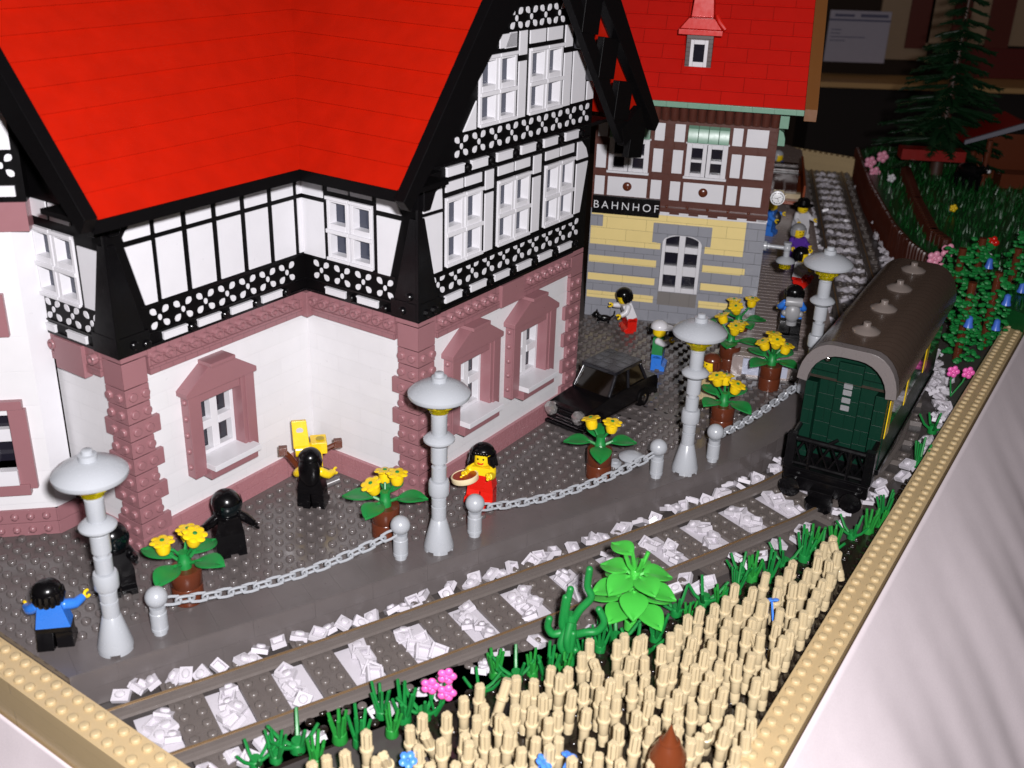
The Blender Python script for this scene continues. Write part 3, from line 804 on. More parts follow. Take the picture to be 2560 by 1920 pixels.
for s in (-0.7, 1.9, 4.5):
    m = frame(FE); m.box(s, s+1.9, 0.1, 0.3, 23.35, 24.0); m.build('white_tile', WHITE, house, bevel=0.02)
    m = frame(FE); m.box(s-0.1, s+2.1, 0.1, 0.2, 26.1, 30); m.build('plaster_panel', WHITE, house, bevel=0.02)
m = frame(lambda s, o, z: (EX+s, EY-o, z)); m.box(0.2, 1.3, 0.0, 0.15, 21.6, 22.9); m.build('plaster_panel', WHITE, house, bevel=0.02)
lattice(lambda s, o, z: FE(s, o+0.1, z), -1.1, 4.9, 24.35, 26.0, 3)
# ------------------------------------------------------------------ station building
stn = thing('station_building', 'toy brick station with tan and grey striped walls, brown timbering and red roof', 'station', (QB.x, QB.y, 0), TB)
SF = lambda s, o, z: (s, -o, z)
W_ = 17.75
def sfr():
    m = MB(); m.T = SF; return m
# ground floor with window opening
walls(SF, 0.3, W_, 0, 11.6, [(7.75, 11.75, 3.4, 9.54)], -1.5, 0.0, SGREY, 'wall', stn)
for z in (2.05, 3.97, 5.9):
    for x0, x1 in ((0.4, 7.33), (12.0, 16.25)): m = sfr(); m.box(x0, x1, -0.5, 0.012, z, z+0.74); m.build('tan_course', TANS, stn)
m = sfr()
m.box(0.4, 7.2, -0.5, 0.012, 7.85, 11.6); m.box(7.2, 12.1, -0.5, 0.011, 10.62, 11.6); m.box(12.05, 15.85, -0.5, 0.012, 7.85, 11.6)
m.box(7.2, 7.6, -0.5, 0.010, 7.85, 8.5)
m.build('tan_course', TANS, stn)
m = sfr(); m.box(0.3, 1.6, -0.4, 0.06, 9.75, 10.95); m.build('corner_brick', SGREY, stn, bevel=0.03)
for k in range(10):
    m = sfr(); L = 1.9 if k % 2 == 0 else 1.45
    m.box(W_-L, W_+0.03, -1.5, 0.05, k*1.2+0.012, min(11.6, k*1.2+1.188)); m.build('corner_brick', SGREY, stn, bevel=0.03)
# arched window surround
m = sfr()
m.box(6.75, 12.6, -0.4, 0.22, 9.55, 10.62)
arcz = lambda x: 8.62+1.02*math.sqrt(max(0, 1-((x-9.76)/2.0)**2))
m.box(6.75, 7.72, -0.4, 0.22, 8.62, 9.54); m.box(11.8, 12.6, -0.4, 0.22, 8.62, 9.54)
NA = 16
for k in range(NA):
    xa = 7.72+4.08*k/NA; xb = 7.72+4.08*(k+1)/NA
    m.prism([(xa, min(9.54, arcz(xa))), (xb, min(9.54, arcz(xb))), (xb, 9.549), (xa, 9.549)], -0.4, 0.215, 'y')
m.build('window_arch', SGREY, stn)
m = sfr(); m.box(7.76, 11.74, -0.35, 0.02, 1.95, 3.38); m.build('window_panel', plastic('panel_grey', (0.19, 0.175, 0.165), 0.3, seam=(2, 60, 0.7)), stn)
m = sfr()
a, b, c, d = 7.78, 11.74, 3.42, 9.6
for x0, x1 in ((a, a+0.35), (b-0.35, b), (9.45, 10.07)): m.box(x0, x1, -0.4, 0.05, c, 9.54)
for z0, z1 in ((c, 3.95), (5.25, 6.25), (7.65, 8.3)): m.box(a+0.35, 9.45, -0.4, 0.05, z0, z1); m.box(10.07, b-0.35, -0.4, 0.05, z0, z1)
for k in range(NA):
    xa = 7.8+3.92*k/NA; xb = 7.8+3.92*(k+1)/NA
    m.prism([(xa, arcz(xa)-0.2), (xb, arcz(xb)-0.2), (xb, arcz(xb)), (xa, arcz(xa))], -0.4, 0.06, 'y')
wf = m.build('arched_window', WHITE, stn, bevel=0.03)
m = sfr(); m.box(a+0.3, b-0.3, -0.8, -0.41, 3.9, 9.6); m.build('pane', GLASS, wf)
# brown upper floor
walls(SF, 0.3, W_, 11.61, 22.4, [(1.85, 5.6, 15.55, 18.7), (9.45, 13.2, 15.55, 18.7)], -1.4, 0.06, DBROWN, 'timber_wall', stn)
def P4(s0, s1, z0, z1): m = sfr(); m.box(s0, s1, 0.06, 0.1, z0, z1); m.build('plaster_panel', WHITE, stn, bevel=0.015)
for z0, z1, cols in ((18.85, 20.55, [(0.55, 1.5), (6.1, 7.05), (8.0, 9.0), (13.55, 14.5), (14.85, 16.9)]), (15.75, 18.05, [(0.5, 1.5), (6.1, 7.05), (8.0, 9.0), (13.65, 14.6), (14.9, 16.9)]), (13.05, 14.95, [(0.5, 1.5), (1.8, 5.75), (6.1, 7.15), (8.0, 9.0), (9.3, 13.25), (13.55, 14.55), (14.9, 16.95)])):
    for c in cols: P4(c[0], c[1], z0, z1)
m = sfr()
for k in range(6): m.box(7.25+1.9*k, 7.25+1.9*k+0.95, -0.3, 0.2, 11.62, 11.85)
m.box(16.85, W_+0.06, -0.3, 0.2, 11.62, 11.85)
m.box(7.2, W_, -0.2, 0.12, 11.45, 11.6)
m.build('white_corbel', WHITE, stn, bevel=0.02)
m = sfr(); m.box(7.25, W_+0.05, -0.3, 0.35, 11.86, 12.35); 
for k in range(6): m.stud(7.9+1.9*k, 0.0, 12.35, 8) if False else None
m.build('timber_sill', DBROWN, stn, bevel=0.03)
for sx in (3.78, 11.28): m = MB(); m.sphere(SF(sx, 0.1, 14.05), 0.46, 14, 8, (1, 0.45, 1)); m.build('round_boss', BROWN, stn)
for k in range(5): m = MB(); m.sphere(SF(7.9+2.0*k, 0.3, 12.42), 0.16, 8, 5); m.build('peg', BROWN, stn)
for s0 in (1.75, 9.3):
    m = sfr(); w = 3.95; z0, z1 = 15.6, 18.8; mid = s0+w/2
    for x0, x1 in ((s0, s0+0.5), (mid-0.42, mid-0.03), (mid+0.03, mid+0.42), (s0+w-0.5, s0+w)): m.box(x0, x1, -0.2, 0.25, z0, z1)
    for x0, x1 in ((s0+0.5, mid-0.42), (mid+0.42, s0+w-0.5)):
        for za, zb in ((z0, z0+0.35), (17.0, 17.28), (z1-0.4, z1)): m.box(x0, x1, -0.2, 0.25, za, zb)
    m.box(s0-0.12, s0+w+0.12, -0.1, 0.4, z0-0.22, z0-0.002); m.box(s0-0.12, s0+w+0.12, -0.1, 0.35, z1+0.002, z1+0.14)
    f = m.build('window', WHITE, stn, bevel=0.025)
    m = sfr(); m.box(s0+0.4, s0+w-0.4, -0.5, -0.21, z0+0.2, z1-0.2); m.build('pane', GLASS, f)
    m = sfr(); prof = [(0.06, 18.98), (0.75, 18.98), (0.72, 19.7), (0.5, 20.3), (0.06, 20.55)]
    for k in range(4):
        x0 = s0+k*w/4; vs = [SF(x0+0.012, o, z) for o, z in prof]+[SF(x0+w/4-0.012, o, z) for o, z in prof]; T = m.T; m.T = None; n = len(prof)
        m.add(vs, [tuple(range(n)), tuple(range(2*n-1, n-1, -1))]+[(i, (i+1)%n, n+(i+1)%n, n+i) for i in range(n)]); m.T = T
    m.build('awning', SANDG, stn, bevel=0.03)
# lettering board
def text_obj(txt, size, mat, parent, loc, rot, ext=0.02, sx=1.0, space=1.0):
    c = bpy.data.curves.new('lettering', 'FONT'); c.body = txt; c.size = size; c.extrude = ext; c.offset = -0.012; c.align_x = 'CENTER'; c.align_y = 'CENTER'; c.space_character = space
    o = bpy.data.objects.new('lettering', c); COL.objects.link(o)
    bpy.context.view_layer.update()
    dg = bpy.context.evaluated_depsgraph_get()
    me = bpy.data.meshes.new_from_object(o.evaluated_get(dg)); bpy.data.objects.remove(o)
    me.materials.clear(); me.materials.append(mat)
    r = bpy.data.objects.new('lettering', me); COL.objects.link(r); r.parent = parent; r.location = loc; r.rotation_euler = rot; r.scale = (sx, 1, 1)
    return r
m = sfr(); m.box(0.45, 7.2, 0.0, 0.4, 11.2, 13.0)
sign = m.build('name_board', BLACK, stn, bevel=0.03)
text_obj('BAHNHOF', 1.12, plastic('letter_white', (0.7, 0.7, 0.72), 0.5), sign, SF(3.83, 0.41, 12.07), (R(90), 0, 0), 0.008, 0.98, 1.42)
# corrugated eaves board, gutter, roof
m = sfr()
s = -2.0
while s < W_-0.4:
    pts = [(s+0.42*math.cos(a)+0.4, 0.1+0.42*math.sin(a)) for a in [math.pi*k/6 for k in range(7)]]
    vs = [SF(x, o+0.25, 20.95) for x, o in pts]+[SF(x, o+0.75, 22.45) for x, o in pts]; n = 7; T = m.T; m.T = None
    m.add(vs, [(i, i+1, n+i+1, n+i) for i in range(n-1)]+[tuple(range(n))]); m.T = T
    s += 0.86
m.box(-2, W_, -0.6, 0.3, 20.95, 22.5)
m.build('eaves_board', DBROWN, stn)
SLB = 1.145; RB = lambda dpt: 24.72+dpt*SLB
m = MB()
dpt = -1.55; X0, X1 = -3.0, 19.75
while dpt < 13.5:
    z0 = RB(dpt); z1 = z0+1.2; d1 = dpt+1.2/SLB
    m.add([(X0, dpt-0.2, z0), (X1, dpt-0.2, z0), (X1, d1, z1), (X0, d1, z1), (X0, dpt, z0), (X1, dpt, z0)], [(0, 1, 2, 3), (4, 5, 1, 0)])
    dpt = d1
zt_, dt_ = RB(dpt), dpt
m.add([(X0, dt_, zt_), (X1, dt_, zt_), (X1, dt_+14, zt_-16), (X0, dt_+14, zt_-16)], [(0, 1, 2, 3)])
m.add([(X1, -1.55, RB(-1.55)), (X1, dt_, zt_), (X1, dt_+14, zt_-16)], [(0, 1, 2)])
m.build('roof', REDB, stn, smooth=False)
m = MB(); m.box(X0, X1, -2.05, -1.4, 22.45, 22.98); m.build('gutter', plastic('sand_green_gutter', (0.16, 0.30, 0.215), 0.28, seam=(2, 50, 0.6)), stn, bevel=0.04)
m = MB(); 
m.prism([(-2.1, 22.0), (-1.5, 22.0), (dt_+0.2, zt_-0.6), (dt_+0.2, zt_+0.35), (-2.1, 23.1)], X1+0.01, X1+1.15, 'x')
m.build('verge_board', plastic('verge_brown', (0.16, 0.06, 0.015), 0.35), stn, bevel=0.04)
# body behind and side wall
m = MB(); m.box(0.3, W_-0.02, 1.4, 26, 0, 22.4); m.prism([(1.4, 22.4), (26, 22.4), (dt_, zt_-1.0)], 1.0, W_-0.3, 'x'); m.build('building_core', DBROWN, stn)
# dormer
def roof_at(u, v):
    """station coordinates where a photograph point meets the station roof"""
    lo = None
    for k in range(0, 1500):
        z = 22.5+k*0.012
        p = at(u, v, z); q = Vector((p.x, p.y))-QB
        y = q.dot(nB)
        if lo is None or abs(RB(y)-z) < lo[0]: lo = (abs(RB(y)-z), q.dot(dB), y, z)
    return lo[1:]
dx, dy, dz = roof_at(1743, 172)
dor = MB(); dor.box(dx-1.25, dx+1.25, dy, dy+4, dz-0.3, dz+3.1); dor = dor.build('dormer', plastic('dormer_brown', (0.05, 0.022, 0.018), 0.35, seam=(50, 0.4, 0.6)), stn, bevel=0.03)
m = MB(); 
for x0, x1, z0, z1 in ((dx-0.82, dx-0.5, dz+0.2, dz+2.65), (dx+0.5, dx+0.82, dz+0.2, dz+2.65), (dx-0.5, dx+0.5, dz+0.2, dz+0.65), (dx-0.5, dx+0.5, dz+2.25, dz+2.65)): m.box(x0, x1, dy-0.22, dy-0.02, z0, z1)
m.build('window_frame', WHITE, dor, bevel=0.02)
m = MB(); m.box(dx-0.5, dx+0.5, dy-0.08, dy-0.004, dz+0.65, dz+2.25); m.build('pane', GLASS, dor)
m = MB(); m.prism([(dx-2.05, dz+3.12), (dx+2.05, dz+3.12), (dx+2.05, dz+3.62), (dx-2.05, dz+3.62)], dy-0.7, dy+4, 'y')
m.prism([(dx-1.95, dz+3.63), (dx+1.95, dz+3.63), (dx+1.2, dz+4.6), (dx-1.2, dz+4.6)], dy-0.45, dy+5, 'y')
m.prism([(dx-1.05, dz+4.61), (dx+1.05, dz+4.61), (dx+0.8, dz+7.4), (dx-0.8, dz+7.4)], dy+0.6, dy+6, 'y')
m.tube([(dx+1.35, dy-0.5, dz+5.0), (dx+1.7, dy-0.7, dz+4.4), (dx+2.3, dy-0.8, dz+3.75)], [0.2, 0.26, 0.2], 8)
m.build('dormer_roof', RED, dor, bevel=0.05)
m = MB(); m.box(dx-1.3, dx+1.3, dy-0.35, dy, dz-0.55, dz-0.28); m.build('dormer_sill', RED, dor, bevel=0.03)
# platform side: green awning, clock, lamp on an arm
m = MB()
for yy in (0.8, 4.2): 
    vs = [(W_+o, yy, z) for o, z in prof]+[(W_+o, yy+2.6, z) for o, z in prof]; n = len(prof)
    m.add(vs, [tuple(range(n)), tuple(range(2*n-1, n-1, -1))]+[(i, (i+1)%n, n+(i+1)%n, n+i) for i in range(n)])
m.box(W_, W_+0.9, 1.0, 3.4, 20.6, 22.3)
m.build('awning', SANDG, stn, bevel=0.04)
SIDE = QB+dB*(W_+0.1)
def side_at(u, v, out=0.0):
    q = QB+dB*(W_+out)
    return vplane(u, v, q, TB+math.pi/2)
cy_, cz_ = vplane(1944, 495, QB-nB*(-3.0), TB)
CK = Vector((QB.x, QB.y))+nB*3.0+dB*cy_
CKS = 0.64
ck = thing('clock', 'round white platform clock with black hands on the station corner', 'clock', (CK.x, CK.y, cz_), TB)
m = MB(); Mx = Matrix.Rotation(R(90), 3, 'X')
m.lathe([(1.12, -0.2), (1.12, 0.2), (1.05, 0.24), (1e-4, 0.24)], (0, 0, 0), 28, Mx); m.build('dial', plastic('clock_white', (0.75, 0.75, 0.76), 0.3), ck)
m = MB(); v = []; f = []; n = 32
for r, y in ((0.92, -0.25), (0.84, -0.25)):
    for i in range(n): v.append((r*math.cos(6.2832*i/n), y, r*math.sin(6.2832*i/n)))
for i in range(n): f.append((i, (i+1)%n, n+(i+1)%n, n+i))
m.add(v, f)
for k in range(12):
    a = k*math.pi/6; c, s_ = math.cos(a), math.sin(a); r0 = 0.66 if k % 3 == 0 else 0.74
    m.add([(r0*c-0.03*s_, -0.252, r0*s_+0.03*c), (0.84*c-0.03*s_, -0.252, 0.84*s_+0.03*c), (0.84*c+0.03*s_, -0.252, 0.84*s_-0.03*c), (r0*c+0.03*s_, -0.252, r0*s_-0.03*c)], [(0, 1, 2, 3)])
m.build('dial_marks', BLACK, ck)
for a, L in ((R(30), 0.62), (R(180), 0.55), (R(-70), 0.6)):
    m = MB(); c, s_ = math.cos(a), math.sin(a)
    m.add([(-0.035*s_, -0.26, 0.035*c), (L*c-0.025*s_, -0.26, L*s_+0.025*c), (L*c+0.025*s_, -0.26, L*s_-0.025*c), (0.035*s_, -0.26, -0.035*c)], [(0, 1, 2, 3)])
    m.build('clock_hand', BLACK, ck)
m = MB(); m.tube([(-1.0, 0.0, 0), (-2.2, 0.0, 0)], 0.18, 8); m.build('bracket', BLACK, ck); ck.scale = (CKS, CKS, CKS)
wl = thing('wall_lamp', 'grey dish lamp hanging from a long arm on the station corner', 'lamp', (QB.x+dB.x*W_, QB.y+dB.y*W_, 9.1), TB)
m = MB(); m.lathe([(0.5, 0), (0.5, 0.3), (0.3, 0.4), (0.3, 0.6)], (0.0, 0.5, 0), 12, Matrix.Rotation(R(90), 3, 'Y'))
m.tube([(0.5, 0.5, 0), (2.2, 0.5, -0.05)], 0.2, 10); m.sphere((2.35, 0.5, -0.05), 0.42, 12, 8); m.build('arm', LGREY, wl)
m = MB(); m.lathe([(0.3, -0.9), (0.3, 0.3), (0.4, 0.35), (0.4, 0.55)], (2.35, 0.5, 0), 14); m.build('drop_tube', LGREY, wl)
m = MB(); m.lathe([(0.95, -1.5), (0.98, -1.42), (0.8, -1.15), (0.4, -0.95), (0.3, -0.9)], (2.35, 0.5, 0), 24); m.build('lamp_shade', LGREY, wl)
m = MB(); m.lathe([(0.35, -2.2), (0.6, -2.1), (0.62, -1.6), (0.5, -1.5)], (2.35, 0.5, 0), 12); m.build('bulb', AMBER, wl)
# ------------------------------------------------------------------ street lamps, bollards, chains
def make_lamp(label, x, y, z=0.0):
    t = thing('street_lamp', label, 'street lamp', (x, y, z), 0.3, 'grey lamps along the platform edge')
    m = MB(); m.lathe([(1.0, 0.22), (1.0, 0.45), (0.52, 2.4), (0.5, 2.42)], n=28)
    for k in range(4):
        a0 = k*math.pi/2+0.28; pts = [(r*math.cos(a0+i*0.2), r*math.sin(a0+i*0.2)) for r, rng in ((1.0, range(6)), (0.6, range(5, -1, -1))) for i in rng]
        m.prism(pts, 0.0, 0.23, 'z')
    m.build('base', LGREY, t)
    m = MB(); m.lathe([(0.5, 2.42), (0.5, 3.35), (0.42, 3.38), (0.42, 3.5), (0.5, 3.53), (0.5, 4.0), (0.42, 4.02), (0.42, 4.22)], n=20)
    m.lathe([(0.42, 5.35), (0.5, 5.4), (0.5, 6.35), (0.36, 6.4), (0.36, 6.7), (0.54, 6.72), (0.54, 7.85), (0.45, 7.95)], n=20)
    m.lathe([(0.5, 8.75), (0.52, 8.8), (0.52, 10.1), (0.42, 10.15), (0.42, 10.3)], n=20); m.build('pole', LGREY, t)
    m = MB(); m.lathe([(0.5, 4.22), (0.66, 4.3), (0.7, 4.45), (0.7, 5.15), (0.64, 5.32), (0.5, 5.36)], n=24); m.build('collar', LGREY, t)
    m = MB(); m.lathe([(0.45, 7.95), (0.7, 8.02), (1.02, 8.3), (1.03, 8.42), (0.8, 8.66), (0.5, 8.78)], n=28); m.build('disc', LGREY, t)
    m = MB(); m.lathe([(0.45, 10.3), (0.62, 10.34), (0.62, 10.75), (1.0, 10.8), (1.02, 11.25), (0.9, 11.35)], n=16); m.build('lantern', AMBER, t)
    m = MB(); m.lathe([(0.5, 11.5), (1.2, 11.4), (1.95, 11.45), (2.0, 11.55), (2.0, 11.72), (1.75, 11.98), (1.2, 12.3), (0.7, 12.45), (0.5, 12.48)], n=40); m.build('lamp_shade', LGREY, t)
    m = MB(); m.lathe([(0.5, 12.44), (0.5, 12.8), (0.32, 12.83), (0.3, 13.05), (0.26, 13.08)], n=20); m.build('finial', LGREY, t)
    return t
L1, L2, L3 = at(291, 1621), at(1097, 1371), at(1711, 1177)
lampA = make_lamp('grey street lamp by the blue shirted figure, nearest the tan border wall', L1.x, L1.y)
dup(lampA, (L2.x, L2.y, 0), 1.0, 'grey street lamp beside the red dressed figure, in front of the pillar')
dup(lampA, (L3.x, L3.y, 0), 2.3, 'grey street lamp standing between the car and the carriage')
L4 = at(2071, 660, ZP+11.6)
dup(lampA, (L4.x, L4.y, ZP), 0.8, 'grey street lamp on the raised platform, partly behind the carriage roof')
def make_post():
    t = thing('bollard', '', 'bollard', (0, 0, 0), 0, 'grey ball topped bollards along the platform edge')
    m = MB(); m.lathe([(0.4, 0), (0.4, 0.28), (0.5, 0.32), (0.5, 0.5), (0.46, 0.54), (0.5, 0.56), (0.5, 1.55), (0.46, 1.6), (0.46, 1.95)], n=20); m.build('shaft', LGREY, t)
    m = MB(); m.sphere((0, 0, 2.6), 0.66, 24, 16); m.build('ball', LGREY, t)
    return t
post0 = make_post()
PX = [(402, 1583), (1002, 1396), (1186, 1339), (1639, 1193), (1780, 1153)]
PP = [at(*q) for q in PX]; PP.append(at(2012, 995))
PL = ['ball topped grey bollard beside the lamp nearest the tan border wall', 'ball topped grey bollard left of the lamp by the red dressed figure', 'ball topped grey bollard in front of the red dressed figure',
      'ball topped grey bollard left of the lamp by the carriage', 'ball topped grey bollard right of the lamp by the carriage', 'grey bollard half hidden by the green carriage']
for i, (p, l) in enumerate(zip(PP, PL)):
    if i == 0: post0.location = p; post0['label'] = l
    else: dup(post0, p, 0.4*i, l)
def chain(a, b, sag, label):
    t = thing('chain', label, 'chain', (a.x, a.y, 0), 0, 'grey chains slung between bollards')
    za = 2.15; L = (Vector((b.x, b.y))-Vector((a.x, a.y))).length
    u = Vector((b.x-a.x, b.y-a.y, 0)).normalized()
    n = int(L/0.8); m = MB()
    for k in range(n):
        t0 = (k+0.5)/n
        p = u*(0.45+(L-0.9)*t0); p.z = za-sag*4*t0*(1-t0)
        sl = -sag*4*(1-2*t0)/L
        d = Vector((u.x, u.y, sl)).normalized(); side = Vector((-u.y, u.x, 0)); up = side.cross(d)*-1
        w = (side*0.9+up*0.5).normalized() if k % 2 == 0 else (up*0.95-side*0.35).normalized()
        pts = []
        for j in range(13):
            a_ = 2*math.pi*j/12; cx, cy = math.cos(a_), math.sin(a_)
            pts.append(p+d*(cx*0.2+math.copysign(0.34, cx) if abs(cx) > 0.01 else 0)+w*cy*0.27)
        m.tube(pts, 0.092, 6, cap=False)
    m.build('links', LGREY, t)
chain(PP[0], PP[1], 0.95, 'grey chain slung in front of the two nearest flowerpots'); chain(PP[2], PP[3], 0.95, 'grey chain slung between the red dressed figure and the lamp by the carriage'); chain(PP[4], PP[5], 0.5, 'grey chain running up to the carriage')
p = at(1577, 1158)
t = thing('grey_dish', 'small grey dish and plate lying on the paving behind the chain', 'dish', (p.x, p.y, 0))
m = MB(); m.lathe([(0.5, 0), (0.5, 0.3), (1.0, 0.55), (1.0, 0.65), (0.6, 0.9), (0.3, 0.98)], n=24); m.build('dish', LGREY, t)
m = MB(); m.lathe([(0.5, 0), (0.5, 0.35), (0.3, 0.38), (0.3, 0.55)], (-1.3, -0.6, 0), 16); m.build('round_plate', LGREY, t)

# ------------------------------------------------------------------ flowerpots
def leaf_mesh(m, base, az, el, L, W, curl=0.35):
    """a broad pointed leaf with a folded midrib"""
    n = 8; vs = []; d = Vector((math.cos(az), math.sin(az), 0)); sd = Vector((-d.y, d.x, 0)); up = Vector((0, 0, 1))
    for k in range(n+1):
        t = k/n; w = W*math.sin(math.pi*min(1, t*0.97+0.03))**0.8*(1-0.25*t)
        r = L*t; z = r*math.sin(el)-curl*L*t*t*0.9; rr = r*math.cos(el)
        c = Vector(base)+d*rr+up*z
        vs += [c-sd*w+up*(0.10*w), c-sd*w*0.5+up*0.06, c-up*0.05, c+sd*w*0.5+up*0.06, c+sd*w+up*(0.10*w)]
    N = len(vs); vs += [v-up*0.09 for v in vs]; fs = []
    for k in range(n):
        for j in range(4):
            a = k*5+j; fs += [(a, a+1, a+6, a+5), (N+a, N+a+5, N+a+6, N+a+1)]
        fs += [(k*5, k*5+5, N+k*5+5, N+k*5), (k*5+4, N+k*5+4, N+k*5+9, k*5+9)]
    m.add(vs, fs)
def flower_mesh(m, c, tilt, az):
    M = Matrix.Rotation(az, 3, 'Z') @ Matrix.Rotation(tilt, 3, 'Y')
    c = Vector(c)
    m.lathe([(0.2, -0.85), (0.36, -0.8), (0.46, -0.5), (0.44, 0.0), (0.3, 0.02)], c, 14, M)
    for k in range(7):
        a = k*2*math.pi/7; q = c+M @ Vector((0.5*math.cos(a), 0.5*math.sin(a), 0.0))
        m.sphere(q, 0.27, 10, 4, (1, 1, 0.3), M)
    m.lathe([(0.5, -0.08), (0.5, 0.06), (0.3, 0.09)], c, 14, M)
def make_pot(seed, fl):
    rnd = random.Random(seed)
    t = thing('flowerpot', '', 'flowerpot', (0, 0, 0), 0, 'brown flowerpots with yellow flowers')
    m = MB(); m.lathe([(0.9, 0), (0.96, 0.06), (0.96, 1.14), (0.92, 1.2), (0.96, 1.26), (0.98, 2.3), (0.94, 2.4), (0.6, 2.4)], n=28); m.build('pot', BROWN, t)
    m = MB(); m.lathe([(0.42, 2.4), (0.42, 2.9), (0.34, 3.0), (0.34, 3.5)], n=12)
    az0 = rnd.uniform(0, 6.28)
    for k in range(4):
        a = az0+k*math.pi/2+rnd.uniform(-0.2, 0.2); L = rnd.uniform(1.95, 2.4)
        b = (0.3*math.cos(a), 0.3*math.sin(a), 2.75)
        e = (0.95*math.cos(a), 0.95*math.sin(a), 3.05)
        m.tube([b, e], 0.12, 6); leaf_mesh(m, (0.8*math.cos(a), 0.8*math.sin(a), 3.0), a, rnd.uniform(0.2, 0.45), L, 0.92)
    heads = []
    for k in range(fl):
        a = az0+0.8+k*2*math.pi/fl; r = rnd.uniform(0.95, 1.2); z = 4.5+0.55*(k % 2)+rnd.uniform(-0.15, 0.15)
        m.tube([(0.15*math.cos(a), 0.15*math.sin(a), 3.2), (0.5*r*math.cos(a), 0.5*r*math.sin(a), 3.8), (r*math.cos(a), r*math.sin(a), z-0.6)], 0.1, 6)
        heads.append(((r*math.cos(a), r*math.sin(a), z), rnd.uniform(0.0, 0.45), a))
    m.build('foliage', GREEN, t)
    for c, ti, a in heads:
        h = MB(); flower_mesh(h, c, ti, a); f = h.build('flower', YELLOW, t)
        h = MB(); M = Matrix.Rotation(a, 3, 'Z') @ Matrix.Rotation(ti, 3, 'Y'); h.lathe([(0.14, 0.0), (0.14, 0.14), (0.1, 0.17)], c, 8, M); h.build('flower_centre', GREEN, f)
    return t
FP = [((472, 1498), 3, 'flowerpot by the chain nearest the tan border wall, three yellow flowers'), ((965, 1338), 3, 'flowerpot in front of the corner pillar, beside the long haired figure'), ((1495, 1191), 2, 'flowerpot in front of the black car bonnet'),
      ((1801, 1076), 3, 'flowerpot just right of the lamp by the carriage, in front of the tan figure'), ((1819, 920), 3, 'flowerpot near the station wall with a second flowerpot behind it'), ((1920, 971), 4, 'flowerpot against the pale platform end panels'), ((1838, 868), 3, 'flowerpot standing hard against the station wall, behind another flowerpot')]
for i, (q, n, l) in enumerate(FP):
    t = make_pot(11+i, n); t['label'] = l; p = at(*q); t.location = p

